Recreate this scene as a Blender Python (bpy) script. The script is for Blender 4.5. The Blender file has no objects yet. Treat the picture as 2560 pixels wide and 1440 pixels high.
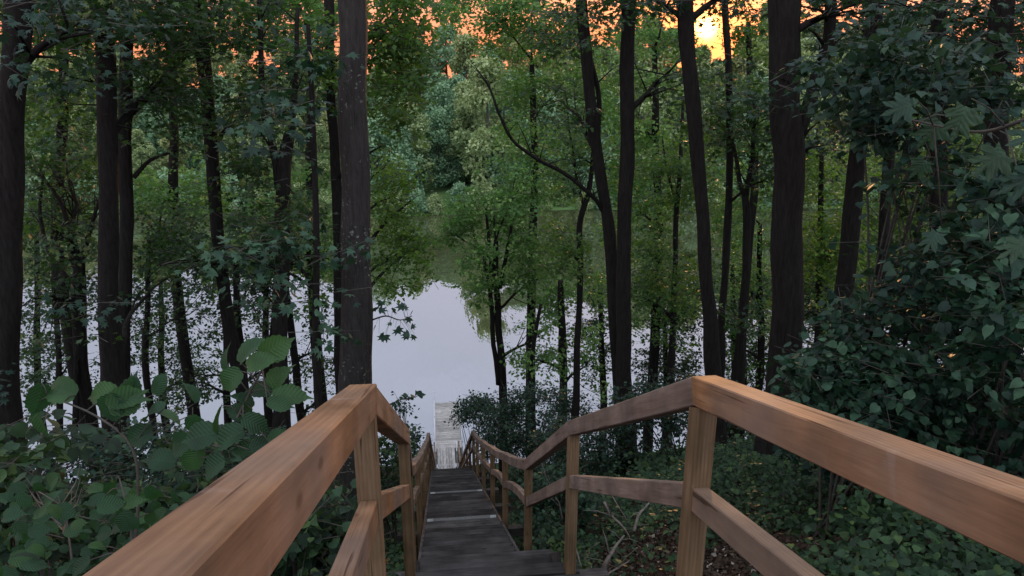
import bpy, math, random
import numpy as np
from mathutils import Vector, noise as mnoise

random.seed(7)
rng = np.random.default_rng(7)
sc = bpy.context.scene
col = sc.collection
R = math.radians

# ------------------------------------------------------------------ camera frame
CAMZ = 20.1                      # eye height above the lake (water is z = 0)
PITCH, YAW, FPX = 18.0, 6.0, 1900.0
sp, cp = math.sin(R(PITCH)), math.cos(R(PITCH))
sy, cy = math.sin(R(YAW)), math.cos(R(YAW))

def ray(px, py):
    u, v = px - 1280.0, 720.0 - py
    fwd = FPX * cp + v * sp
    up = -FPX * sp + v * cp
    return (u * cy + fwd * sy, fwd * cy - u * sy, up)

def P(px, py, Y):
    """world point seen in that direction, standing on the vertical plane y = Y"""
    x, y, z = ray(px, py)
    t = Y / y
    return Vector((x * t, Y, CAMZ + z * t))

def mpp(px, py, Y):
    x, y, z = ray(px, py)
    t = Y / y
    return t          # metres per pixel (depth / f)

# ------------------------------------------------------------------ materials
def newmat(name):
    m = bpy.data.materials.new(name)
    m.use_nodes = True
    nt = m.node_tree
    for n in list(nt.nodes):
        nt.nodes.remove(n)
    return m, nt

def N(nt, t, **kw):
    n = nt.nodes.new(t)
    for k, v in kw.items():
        if k.startswith('i_'):
            n.inputs[k[2:].replace('_', ' ')].default_value = v
        else:
            setattr(n, k, v)
    return n

def L(nt, a, ao, b, bi):
    nt.links.new(a.outputs[ao], b.inputs[bi])

def ramp(nt, stops):
    r = N(nt, 'ShaderNodeValToRGB')
    els = r.color_ramp.elements
    while len(els) > 2:
        els.remove(els[-1])
    els[0].position, els[0].color = stops[0][0], (*stops[0][1], 1)
    els[1].position, els[1].color = stops[-1][0], (*stops[-1][1], 1)
    for p, c in stops[1:-1]:
        e = els.new(p)
        e.color = (*c, 1)
    return r

def mathn(nt, op, a=None, b=None):
    n = N(nt, 'ShaderNodeMath', operation=op)
    if a is not None:
        n.inputs[0].default_value = a
    if b is not None:
        n.inputs[1].default_value = b
    return n

def leaf_mat(name, stops, transl=0.3, tcol=(0.10, 0.16, 0.02), rough=0.5, spec=0.35):
    m, nt = newmat(name)
    out = N(nt, 'ShaderNodeOutputMaterial')
    at = N(nt, 'ShaderNodeAttribute', attribute_name='rnd')
    rp = ramp(nt, stops)
    L(nt, at, 'Fac', rp, 'Fac')
    # soft mottling over each blade
    tc = N(nt, 'ShaderNodeTexCoord')
    nz = N(nt, 'ShaderNodeTexNoise')
    nz.inputs['Scale'].default_value = 14.0
    nz.inputs['Detail'].default_value = 3.0
    L(nt, tc, 'Object', nz, 'Vector')
    mr = N(nt, 'ShaderNodeMapRange')
    mr.inputs['From Min'].default_value = 0.3
    mr.inputs['From Max'].default_value = 0.7
    mr.inputs['To Min'].default_value = 0.65
    mr.inputs['To Max'].default_value = 1.35
    L(nt, nz, 'Fac', mr, 'Value')
    mul = N(nt, 'ShaderNodeVectorMath', operation='SCALE')
    L(nt, rp, 'Color', mul, 0)
    L(nt, mr, 'Result', mul, 'Scale')
    p = N(nt, 'ShaderNodeBsdfPrincipled')
    L(nt, mul, 0, p, 'Base Color')
    p.inputs['Roughness'].default_value = rough
    p.inputs['Specular IOR Level'].default_value = spec
    tr = N(nt, 'ShaderNodeBsdfTranslucent')
    tr.inputs['Color'].default_value = (*tcol, 1)
    mx = N(nt, 'ShaderNodeMixShader')
    mx.inputs[0].default_value = transl
    L(nt, p, 0, mx, 1)
    L(nt, tr, 0, mx, 2)
    L(nt, mx, 0, out, 'Surface')
    return m

def veined(name, base):
    m = base.copy(); m.name = name
    nt = m.node_tree
    p = [n for n in nt.nodes if n.type == 'BSDF_PRINCIPLED'][0]
    src = p.inputs['Base Color'].links[0].from_socket
    at = N(nt, 'ShaderNodeAttribute', attribute_name='leafuv')
    sx = N(nt, 'ShaderNodeSeparateXYZ'); L(nt, at, 'Vector', sx, 0)
    ax = mathn(nt, 'ABSOLUTE'); L(nt, sx, 'X', ax, 0)
    mid = mathn(nt, 'LESS_THAN', b=.012); L(nt, ax, 0, mid, 0)
    q = mathn(nt, 'MULTIPLY', b=-.75); L(nt, ax, 0, q, 0)
    q2 = mathn(nt, 'ADD'); L(nt, q, 0, q2, 0); L(nt, sx, 'Y', q2, 1)
    q3 = mathn(nt, 'MULTIPLY', b=8.5); L(nt, q2, 0, q3, 0)
    q4 = mathn(nt, 'FRACT'); L(nt, q3, 0, q4, 0)
    q5 = mathn(nt, 'LESS_THAN', b=.13); L(nt, q4, 0, q5, 0)
    v = mathn(nt, 'MAXIMUM'); L(nt, mid, 0, v, 0); L(nt, q5, 0, v, 1)
    v2 = mathn(nt, 'MULTIPLY', b=.30); L(nt, v, 0, v2, 0)
    mx = N(nt, 'ShaderNodeMix', data_type='RGBA'); L(nt, v2, 0, mx, 'Factor')
    nt.links.new(src, mx.inputs['A']); mx.inputs['B'].default_value = (.06, .11, .06, 1)
    L(nt, mx, 'Result', p, 'Base Color')
    # blade puckers between the veins
    tri = mathn(nt, 'PINGPONG', b=.5); L(nt, q4, 0, tri, 0)
    b = N(nt, 'ShaderNodeBump'); b.inputs['Strength'].default_value = .6; b.inputs['Distance'].default_value = .004
    L(nt, tri, 0, b, 'Height'); L(nt, b, 0, p, 'Normal')
    return m

def bark_mat(name, c1, c2, lichen=0.0):
    m, nt = newmat(name)
    out = N(nt, 'ShaderNodeOutputMaterial')
    tc = N(nt, 'ShaderNodeTexCoord')
    mp = N(nt, 'ShaderNodeMapping')
    mp.inputs['Scale'].default_value = (14, 14, 2.2)
    L(nt, tc, 'Object', mp, 'Vector')
    n1 = N(nt, 'ShaderNodeTexNoise')
    n1.inputs['Scale'].default_value = 2.0
    n1.inputs['Detail'].default_value = 8.0
    n1.inputs['Roughness'].default_value = 0.7
    L(nt, mp, 'Vector', n1, 'Vector')
    rp = ramp(nt, [(0.3, c1), (0.7, c2)])
    L(nt, n1, 'Fac', rp, 'Fac')
    p = N(nt, 'ShaderNodeBsdfPrincipled')
    p.inputs['Roughness'].default_value = 0.9
    p.inputs['Specular IOR Level'].default_value = 0.1
    if lichen:
        n2 = N(nt, 'ShaderNodeTexNoise')
        n2.inputs['Scale'].default_value = 26.0
        n2.inputs['Detail'].default_value = 3.0
        L(nt, tc, 'Object', n2, 'Vector')
        r2 = ramp(nt, [(0.62, (0, 0, 0)), (0.66, (1, 1, 1))])
        L(nt, n2, 'Fac', r2, 'Fac')
        n3 = N(nt, 'ShaderNodeTexNoise')
        n3.inputs['Scale'].default_value = 2.0
        L(nt, tc, 'Object', n3, 'Vector')
        r3 = ramp(nt, [(0.45, (0, 0, 0)), (0.6, (1, 1, 1))])
        L(nt, n3, 'Fac', r3, 'Fac')
        mm = mathn(nt, 'MULTIPLY')
        L(nt, r2, 'Color', mm, 0)
        L(nt, r3, 'Color', mm, 1)
        m3 = mathn(nt, 'MULTIPLY', b=lichen)
        L(nt, mm, 0, m3, 0)
        mx = N(nt, 'ShaderNodeMix', data_type='RGBA')
        L(nt, m3, 0, mx, 'Factor')
        L(nt, rp, 'Color', mx, 'A')
        mx.inputs['B'].default_value = (0.28, 0.28, 0.24, 1)
        L(nt, mx, 'Result', p, 'Base Color')
    else:
        L(nt, rp, 'Color', p, 'Base Color')
    bp = N(nt, 'ShaderNodeBump')
    bp.inputs['Strength'].default_value = 1.0
    bp.inputs['Distance'].default_value = 0.05
    L(nt, n1, 'Fac', bp, 'Height')
    L(nt, bp, 0, p, 'Normal')
    L(nt, p, 0, out, 'Surface')
    return m

def wood_mat(name, dark, mid, light, rough=0.7, spec=0.12, stain=0.5, ring=1.0, grey=0.0, tone=.12):
    """sawn timber; the mesh carries 'grain' = (along, across, up) in metres"""
    m, nt = newmat(name)
    out = N(nt, 'ShaderNodeOutputMaterial')
    at = N(nt, 'ShaderNodeAttribute', attribute_name='grain')
    oi = N(nt, 'ShaderNodeObjectInfo')
    sc1 = mathn(nt, 'MULTIPLY', b=37.0)
    L(nt, oi, 'Random', sc1, 0)
    ad = N(nt, 'ShaderNodeVectorMath', operation='ADD')
    L(nt, at, 'Vector', ad, 0)
    cmb = N(nt, 'ShaderNodeCombineXYZ')
    L(nt, sc1, 0, cmb, 0)
    L(nt, sc1, 0, cmb, 1)
    L(nt, cmb, 0, ad, 1)
    mp = N(nt, 'ShaderNodeMapping')
    mp.inputs['Scale'].default_value = (1.2, 16, 16)
    L(nt, ad, 0, mp, 'Vector')
    n1 = N(nt, 'ShaderNodeTexNoise')
    n1.inputs['Scale'].default_value = 2.2
    n1.inputs['Detail'].default_value = 6
    n1.inputs['Distortion'].default_value = 0.6
    L(nt, mp, 0, n1, 'Vector')
    wv = N(nt, 'ShaderNodeTexWave', wave_type='RINGS', rings_direction='X')
    mp2 = N(nt, 'ShaderNodeMapping')
    mp2.inputs['Scale'].default_value = (0.55, 9, 9)
    L(nt, ad, 0, mp2, 'Vector')
    wv.inputs['Scale'].default_value = 2.4
    wv.inputs['Distortion'].default_value = 5.0
    wv.inputs['Detail'].default_value = 2.0
    wv.inputs['Detail Scale'].default_value = 0.7
    L(nt, mp2, 0, wv, 'Vector')
    mixf = N(nt, 'ShaderNodeMix', data_type='FLOAT')
    mixf.inputs[0].default_value = 0.16 * ring
    L(nt, n1, 'Fac', mixf, 2)
    L(nt, wv, 'Fac', mixf, 3)
    mpf = N(nt, 'ShaderNodeMapping'); mpf.inputs['Scale'].default_value = (5, 120, 120); L(nt, ad, 0, mpf, 'Vector')
    nf = N(nt, 'ShaderNodeTexNoise'); nf.inputs['Scale'].default_value = 2.0; nf.inputs['Detail'].default_value = 3; L(nt, mpf, 0, nf, 'Vector')
    mf2 = N(nt, 'ShaderNodeMix', data_type='FLOAT'); mf2.inputs[0].default_value = .3
    L(nt, mixf, 0, mf2, 2); L(nt, nf, 'Fac', mf2, 3)
    mixf = mf2
    rp = ramp(nt, [(0.32, dark), (0.5, mid), (0.68, light)])
    L(nt, mixf, 0, rp, 'Fac')
    # blotches and wear
    n2 = N(nt, 'ShaderNodeTexNoise')
    n2.inputs['Scale'].default_value = 3.5
    n2.inputs['Detail'].default_value = 5
    L(nt, ad, 0, n2, 'Vector')
    r2 = ramp(nt, [(0.35, (1 - stain,) * 3), (0.62, (1.0, 1.0, 1.0))])
    L(nt, n2, 'Fac', r2, 'Fac')
    mu = N(nt, 'ShaderNodeMix', data_type='RGBA', blend_type='MULTIPLY')
    mu.inputs['Factor'].default_value = 1.0
    L(nt, rp, 'Color', mu, 'A')
    L(nt, r2, 'Color', mu, 'B')
    n4 = N(nt, 'ShaderNodeTexNoise'); n4.inputs['Scale'].default_value = 1.3; n4.inputs['Detail'].default_value = 3
    L(nt, ad, 0, n4, 'Vector')
    r4 = ramp(nt, [(0.38, (0, 0, 0)), (0.66, (1, 1, 1))]); L(nt, n4, 'Fac', r4, 'Fac')
    hm = mathn(nt, 'MULTIPLY', b=grey); L(nt, r4, 'Color', hm, 0)
    m4 = N(nt, 'ShaderNodeMix', data_type='RGBA'); L(nt, hm, 0, m4, 'Factor'); L(nt, mu, 'Result', m4, 'A')
    m4.inputs['B'].default_value = (mid[0] * .72, mid[0] * .60, mid[0] * .52, 1)
    mu = m4
    mpc_ = N(nt, 'ShaderNodeMapping'); mpc_.inputs['Scale'].default_value = (.9, 34, 34); L(nt, ad, 0, mpc_, 'Vector')
    nc = N(nt, 'ShaderNodeTexNoise'); nc.inputs['Scale'].default_value = 1.6; nc.inputs['Detail'].default_value = 2; L(nt, mpc_, 0, nc, 'Vector')
    rc = ramp(nt, [(.665, (1, 1, 1)), (.70, (.42, .38, .35))]); L(nt, nc, 'Fac', rc, 'Fac')
    m5 = N(nt, 'ShaderNodeMix', data_type='RGBA', blend_type='MULTIPLY'); m5.inputs['Factor'].default_value = 1; L(nt, mu, 'Result', m5, 'A'); L(nt, rc, 'Color', m5, 'B')
    mpd = N(nt, 'ShaderNodeMapping'); mpd.inputs['Scale'].default_value = (9, 5, 5); L(nt, ad, 0, mpd, 'Vector')
    nd = N(nt, 'ShaderNodeTexNoise'); nd.inputs['Scale'].default_value = 1.0; nd.inputs['Detail'].default_value = 5; L(nt, mpd, 0, nd, 'Vector')
    rd = ramp(nt, [(.64, (0, 0, 0)), (.74, (1, 1, 1))]); L(nt, nd, 'Fac', rd, 'Fac')
    md = mathn(nt, 'MULTIPLY', b=.20); L(nt, rd, 'Color', md, 0)
    m6 = N(nt, 'ShaderNodeMix', data_type='RGBA'); L(nt, md, 0, m6, 'Factor'); L(nt, m5, 'Result', m6, 'A'); m6.inputs['B'].default_value = (min(1, light[0] * 1.25), min(1, light[0] * 1.05), light[0] * .95, 1)
    rt_ = N(nt, 'ShaderNodeMapRange'); rt_.inputs['To Min'].default_value = 1 - tone; rt_.inputs['To Max'].default_value = 1 + tone; L(nt, oi, 'Random', rt_, 'Value')
    m7 = N(nt, 'ShaderNodeVectorMath', operation='SCALE'); L(nt, m6, 'Result', m7, 0); L(nt, rt_, 'Result', m7, 'Scale')
    # knots
    vr = N(nt, 'ShaderNodeTexVoronoi')
    vr.inputs['Scale'].default_value = 1.0
    mp3 = N(nt, 'ShaderNodeMapping')
    mp3.inputs['Scale'].default_value = (2.6, 6.5, 6.5)
    L(nt, ad, 0, mp3, 'Vector')
    L(nt, mp3, 0, vr, 'Vector')
    r3 = ramp(nt, [(0.045, (1, 1, 1)), (0.10, (0, 0, 0))])
    L(nt, vr, 'Distance', r3, 'Fac')
    mk = N(nt, 'ShaderNodeMix', data_type='RGBA')
    km = mathn(nt, 'MULTIPLY', b=0.7 * stain * 1.6)
    L(nt, r3, 'Color', km, 0)
    L(nt, km, 0, mk, 'Factor')
    L(nt, m7, 0, mk, 'A')
    mk.inputs['B'].default_value = (dark[0] * .25, dark[1] * .22, dark[2] * .2, 1)
    p = N(nt, 'ShaderNodeBsdfPrincipled')
    L(nt, mk, 'Result', p, 'Base Color')
    p.inputs['Roughness'].default_value = rough
    p.inputs['Specular IOR Level'].default_value = spec
    bp = N(nt, 'ShaderNodeBump')
    bp.inputs['Strength'].default_value = 0.35
    bp.inputs['Distance'].default_value = 0.003
    L(nt, mixf, 0, bp, 'Height')
    L(nt, bp, 0, p, 'Normal')
    L(nt, p, 0, out, 'Surface')
    return m

M = {}
M['rail'] = wood_mat('rail_timber', (0.21, 0.100, 0.042), (0.30, 0.152, 0.068), (0.385, 0.21, 0.105), stain=0.45, grey=.5)
M['rail_right'] = wood_mat('right_rail_timber', (0.155, 0.088, 0.045), (0.225, 0.135, 0.074), (0.29, 0.185, 0.11), stain=0.45, grey=.4)
M['rail_old'] = wood_mat('weathered_rail_timber', (0.15, 0.10, 0.070), (0.215, 0.152, 0.112), (0.28, 0.21, 0.165), stain=0.4)
M['post'] = wood_mat('post_timber', (0.13, 0.080, 0.040), (0.19, 0.12, 0.062), (0.25, 0.165, 0.095), stain=0.35)
M['tread'] = wood_mat('dark_tread_timber', (0.030, 0.027, 0.025), (0.050, 0.046, 0.044), (0.078, 0.073, 0.070), rough=0.75, stain=0.6, ring=0.6, tone=.28)
M['tread_light'] = wood_mat('worn_tread_timber', (0.045, 0.042, 0.040), (0.075, 0.071, 0.068), (0.11, 0.105, 0.10), rough=0.75, stain=0.6, ring=0.6, tone=.28)
M['stringer'] = wood_mat('stringer_timber', (0.05, 0.043, 0.038), (0.085, 0.075, 0.068), (0.12, 0.11, 0.10), rough=0.8, stain=0.5)
M['dock'] = wood_mat('grey_dock_timber', (0.24, 0.22, 0.20), (0.40, 0.38, 0.35), (0.52, 0.50, 0.47), rough=0.8, stain=0.25, ring=0.1, tone=.2)

def plain(name, c, rough=0.6, metal=0.0, nscale=30, var=0.25):
    m, nt = newmat(name)
    out = N(nt, 'ShaderNodeOutputMaterial')
    tc = N(nt, 'ShaderNodeTexCoord')
    nz = N(nt, 'ShaderNodeTexNoise')
    nz.inputs['Scale'].default_value = nscale
    nz.inputs['Detail'].default_value = 4
    L(nt, tc, 'Object', nz, 'Vector')
    a = tuple(x * (1 - var) for x in c)
    b = tuple(min(1, x * (1 + var)) for x in c)
    rp = ramp(nt, [(0.3, a), (0.7, b)])
    L(nt, nz, 'Fac', rp, 'Fac')
    p = N(nt, 'ShaderNodeBsdfPrincipled')
    L(nt, rp, 'Color', p, 'Base Color')
    p.inputs['Roughness'].default_value = rough
    p.inputs['Metallic'].default_value = metal
    L(nt, p, 0, out, 'Surface')
    return m

M['metal'] = plain('worn_aluminium', (0.085, 0.09, 0.085), 0.5, 0.0, 40, 0.35)
M['white'] = plain('white_paint', (0.52, 0.53, 0.54), 0.5, 0, 20, 0.12)
M['plate'] = plain('pale_plate', (.27, .29, .28), .5, 0, 60, .4)
M['screw'] = plain('screw_steel', (0.7, 0.7, 0.7), 0.35, 0.3)
M['hole'] = plain('dark_hole', (0.01, 0.01, 0.01), 0.9)
M['twig'] = plain('grey_dead_wood', (0.12, 0.10, 0.08), 0.9, 0, 25, 0.4)
M['stem'] = plain('dark_stem', (0.045, 0.04, 0.028), 0.85, 0, 25, 0.4)

M['bark'] = bark_mat('bark_dark', (0.010, 0.0085, 0.0070), (0.031, 0.027, 0.023))
M['bark_grey'] = bark_mat('bark_grey', (0.026, 0.023, 0.020), (0.068, 0.061, 0.053), lichen=0.8)
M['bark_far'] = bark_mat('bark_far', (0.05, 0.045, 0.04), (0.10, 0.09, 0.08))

G = (
    (0.0, (0.022, 0.056, 0.016)), (0.45, (0.046, 0.100, 0.024)), (0.8, (0.090, 0.160, 0.034)), (1.0, (0.17, 0.22, 0.045)))
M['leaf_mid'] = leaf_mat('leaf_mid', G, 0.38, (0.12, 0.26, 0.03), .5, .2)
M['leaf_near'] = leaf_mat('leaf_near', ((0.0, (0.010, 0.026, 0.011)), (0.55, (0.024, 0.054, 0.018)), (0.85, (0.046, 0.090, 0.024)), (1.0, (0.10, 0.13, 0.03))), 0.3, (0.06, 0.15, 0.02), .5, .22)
M['leaf_dark'] = leaf_mat('leaf_dark', ((0.0, (0.012, 0.032, 0.022)), (0.6, (0.022, 0.052, 0.034)), (1.0, (0.036, 0.068, 0.034))), 0.22, (0.05, 0.10, 0.03), .5, .18)
M['leaf_yellow'] = leaf_mat('leaf_yellow', ((0.0, (0.035, 0.080, 0.018)), (0.6, (0.085, 0.165, 0.030)), (1.0, (0.17, 0.24, 0.045))), 0.4, (0.15, 0.32, 0.03), .5, .15)
M['leaf_silhouette'] = M['leaf_near']
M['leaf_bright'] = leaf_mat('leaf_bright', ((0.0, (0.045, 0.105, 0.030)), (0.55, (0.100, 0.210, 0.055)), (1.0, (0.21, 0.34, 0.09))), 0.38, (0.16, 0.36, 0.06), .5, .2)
M['leaf_bush'] = leaf_mat('leaf_bush', ((0.0, (0.008, 0.024, 0.014)), (0.55, (0.020, 0.054, 0.030)), (1.0, (0.044, 0.098, 0.048))), 0.15, (0.04, 0.11, 0.03), 0.5, 0.22)
M['leaf_hazel'] = leaf_mat('leaf_hazel', ((0.0, (0.008, 0.026, 0.012)), (0.6, (0.018, 0.054, 0.023)), (1.0, (0.040, 0.090, 0.026))), 0.3, (0.04, 0.12, 0.02), 0.5, 0.22)
M['hazel_veined'] = veined('hazel_veined', M['leaf_hazel']); M['maple_veined'] = veined('maple_veined', M['leaf_dark'])
M['leaf_herb'] = leaf_mat('leaf_herb', ((0.0, (0.010, 0.022, 0.012)), (0.5, (0.026, 0.058, 0.027)), (0.85, (0.044, 0.088, 0.030)), (1.0, (0.075, 0.12, 0.035))), 0.25, (0.06, 0.11, 0.03), .5, .18)
M['leaf_dead'] = leaf_mat('leaf_dead', ((0.0, (0.020, 0.013, 0.010)), (0.6, (0.055, 0.036, 0.026)), (0.93, (0.11, 0.08, 0.06)), (1.0, (0.30, 0.26, 0.22))), 0.1, (0.05, 0.03, 0.02), 0.8, 0.1)
M['leaf_far1'] = leaf_mat('leaf_far_green', ((0.0, (0.16, 0.25, 0.10)), (0.6, (0.31, 0.42, 0.17)), (1.0, (0.50, 0.58, 0.27))), 0.3, (0.2, 0.26, 0.08))  # far leaf colours carry the distance haze: lighter, partly bluish
M['leaf_far2'] = leaf_mat('leaf_far_haze_blue', ((0.0, (0.13, 0.25, 0.14)), (0.6, (0.24, 0.41, 0.21)), (1.0, (0.38, 0.55, 0.29))), 0.3, (0.12, 0.24, 0.12))
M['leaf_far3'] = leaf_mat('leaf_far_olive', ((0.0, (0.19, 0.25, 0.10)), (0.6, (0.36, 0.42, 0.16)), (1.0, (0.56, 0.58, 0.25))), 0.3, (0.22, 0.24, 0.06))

# ------------------------------------------------------------------ object helpers
def tag(o, label=None, cat=None, group=None, kind=None):
    if label: o['label'] = label
    if cat: o['category'] = cat
    if group: o['group'] = group
    if kind: o['kind'] = kind
    return o

def thing(name, loc, label, cat, group=None):
    o = bpy.data.objects.new(name, None)
    o.empty_display_size = 0.2
    o.location = loc
    col.objects.link(o)
    return tag(o, label, cat, group)

def link_mesh(name, me, parent=None, loc=None):
    o = bpy.data.objects.new(name, me)
    col.objects.link(o)
    if parent is not None:
        o.parent = parent
    if loc is not None:
        o.location = loc
    return o

class MB:
    """collects vertices / polygons of ONE mesh"""
    def __init__(s):
        s.v, s.f, s.g, s.mi = [], [], [], []
        s.cur = 0
    def add(s, vs, fs, gs=None):
        b = len(s.v)
        s.v += [tuple(p) for p in vs]
        s.f += [tuple(b + i for i in f) for f in fs]
        s.mi += [s.cur] * len(fs)
        s.g += (gs if gs is not None else [tuple(p) for p in vs])
    def box(s, c, d, axis=0):
        cx, cy_, cz = c
        hx, hy, hz = d[0] / 2, d[1] / 2, d[2] / 2
        vs, gs = [], []
        for i in (-1, 1):
            for j in (-1, 1):
                for k in (-1, 1):
                    p = (cx + i * hx, cy_ + j * hy, cz + k * hz)
                    vs.append(p)
                    gs.append((p[axis], p[(axis + 1) % 3], p[(axis + 2) % 3]))
        s.add(vs, [(0, 1, 3, 2), (4, 6, 7, 5), (0, 4, 5, 1), (2, 3, 7, 6), (0, 2, 6, 4), (1, 5, 7, 3)], gs)
    def tube(s, pts, rad, n=8, wob=0.0, cap=True):
        pts = [Vector(p) for p in pts]
        m = len(pts)
        up = Vector((0.13, 0.97, 0.2)).normalized()
        vs, gs = [], []
        acc = 0
        for i, p in enumerate(pts):
            d = (pts[min(i + 1, m - 1)] - pts[max(i - 1, 0)])
            if d.length < 1e-6: d = Vector((0, 0, 1))
            d.normalize()
            a = d.cross(up)
            if a.length < 0.05: a = d.cross(Vector((1, 0, 0)))
            a.normalize()
            b = a.cross(d)
            if i: acc += (p - pts[i - 1]).length
            for k in range(n):
                t = 2 * math.pi * k / n
                r = rad[i]
                if wob:
                    r *= 1 + wob * mnoise.noise(Vector((math.cos(t) * 1.5 + p.x, math.sin(t) * 1.5 + p.y, p.z * 0.9)))
                vs.append(p + a * (math.cos(t) * r) + b * (math.sin(t) * r))
                gs.append((acc, t * r, 0))
        fs = []
        for i in range(m - 1):
            for k in range(n):
                k2 = (k + 1) % n
                fs.append((i * n + k, i * n + k2, (i + 1) * n + k2, (i + 1) * n + k))
        if cap:
            fs.append(tuple(range(n))[::-1])
            fs.append(tuple((m - 1) * n + k for k in range(n)))
        s.add(vs, fs, gs)
    def build(s, name, mat, parent=None, smooth=False, origin=None):
        me = bpy.data.meshes.new(name)
        o0 = Vector(origin) if origin is not None else (parent.location if parent is not None and parent.type == 'EMPTY' else Vector((0, 0, 0)))
        me.from_pydata([(v[0] - o0[0], v[1] - o0[1], v[2] - o0[2]) for v in s.v], [], s.f)
        for mm in (mat if isinstance(mat, (list, tuple)) else [mat]):
            me.materials.append(mm)
        at = me.attributes.new('grain', 'FLOAT_VECTOR', 'POINT')
        at.data.foreach_set('vector', np.array(s.g, dtype=np.float32).ravel())
        me.polygons.foreach_set('material_index', s.mi)
        if smooth:
            me.polygons.foreach_set('use_smooth', [True] * len(s.f))
        me.update()
        o = link_mesh(name, me, parent)
        if origin is not None and parent is None:
            o.location = origin
        return o

# ------------------------------------------------------------------ leaves
def tmpl(points, tris):
    return np.array(points, dtype=np.float32), np.array(tris, dtype=np.int32)

T_SIMPLE = tmpl([(0, 0, 0), (.40, .42, .09), (0, 1, -.04), (-.40, .42, .09)], [(0, 1, 2), (0, 2, 3)])

def outline_leaf(half, fold=0.14, droop=0.22):
    """half: right-hand outline (x, y) from stem to tip; mirrored; fan on the midrib"""
    ys = [p[1] for p in half]
    y0, y1 = half[0][1], half[-1][1]
    pts, tri = [], []
    n = len(half)
    def z(x, y): return fold * abs(x) - droop * max(0, y - .3) ** 2 - .12 * x * x
    rib = [(0, max(0.0, min(half[-1][1], p[1]))) for p in half]
    for x, y in half: pts.append((x, y, z(x, y)))
    for x, y in half: pts.append((-x, y, z(x, y)))
    for x, y in rib: pts.append((0, y, z(0, y)))
    for i in range(n - 1):
        for (a, b, c) in ((i, i + 1, 2 * n + i + 1), (i, 2 * n + i + 1, 2 * n + i)):
            tri.append((a, b, c))
        for (a, b, c) in ((n + i, 2 * n + i + 1, n + i + 1), (n + i, 2 * n + i, 2 * n + i + 1)):
            tri.append((a, b, c))
    return tmpl(pts, tri)

T_HEART = outline_leaf([(0.03, 0.0), (.24, -.08), (.44, .12), (.46, .38), (.30, .68), (.10, .9), (0.0, 1.08)])
T_HAZEL = outline_leaf([(0.02, 0.0), (.16, -.03), (.27, .06), (.29, .14), (.36, .22), (.36, .32), (.41, .40), (.385, .50), (.41, .60), (.34, .68), (.33, .77), (.22, .82), (.18, .90), (.07, .95), (0.0, 1.14)], 0.3, .45)

def maple():
    ang = [(-150, .30), (-128, .62), (-112, .40), (-95, .60), (-84, .80), (-72, .64), (-62, .62), (-54, .40), (-44, .62), (-36, .98), (-24, .78), (-18, .66), (-11, .52), (-9, .80), (0, 1.12)]
    right = [(math.sin(R(-a)) * r, math.cos(R(a)) * r) for a, r in ang]
    full = right + [(-x, y) for x, y in right[-2::-1]]
    pts = [(0, 0, 0)] + [(x, y + 0.0, -.16 * (x * x + y * y) + .05 * math.sin(i * 2.4)) for i, (x, y) in enumerate(full)]
    pts = [(x * .62, y * .62 + .35, z) for x, y, z in pts]
    n = len(full)
    tri = [(0, i + 2, i + 1) for i in range(n - 1)] + [(0, 1, n)]
    return tmpl(pts, tri)
T_MAPLE = maple()
def maple_low():
    ang = [(-140, .45), (-98, .75), (-68, .42), (-42, 1.0), (-20, .52), (0, 1.12)]
    right = [(math.sin(R(-a)) * r, math.cos(R(a)) * r) for a, r in ang]
    full = right + [(-x, y) for x, y in right[-2::-1]]
    pts = [(0, 0, 0)] + [(x, y, -.16 * (x * x + y * y) + .05 * (i % 2)) for i, (x, y) in enumerate(full)]
    pts = [(x * .6, y * .6 + .35, z) for x, y, z in pts]
    n = len(full)
    return tmpl(pts, [(0, i + 2, i + 1) for i in range(n - 1)] + [(0, 1, n)])
T_MAPLOW = maple_low()

def norm(a):
    return a / np.maximum(np.linalg.norm(a, axis=1, keepdims=True), 1e-9)

def place_leaves(T, pos, dirs, nrm, size, rnd):
    """arrays of leaves -> verts, tris, rnd per vertex"""
    tv, tf = T
    n, k = len(pos), len(tv)
    d = norm(dirs)
    nn = norm(nrm - d * np.sum(nrm * d, axis=1, keepdims=True))
    x = np.cross(d, nn)
    sxy = size[:, None, None]
    curl = rng.uniform(0.3, 1.9, n)[:, None]
    wid = rng.uniform(0.82, 1.12, n)[:, None]
    V = (x[:, None, :] * (tv[None, :, 0] * wid)[:, :, None] + d[:, None, :] * tv[None, :, 1][:, :, None]
         + nn[:, None, :] * (tv[None, :, 2] * curl)[:, :, None]) * sxy + pos[:, None, :]
    Fc = tf[None] + (np.arange(n) * k)[:, None, None]
    return V.reshape(-1, 3), Fc.reshape(-1, 3), np.repeat(rnd, k)

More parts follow.
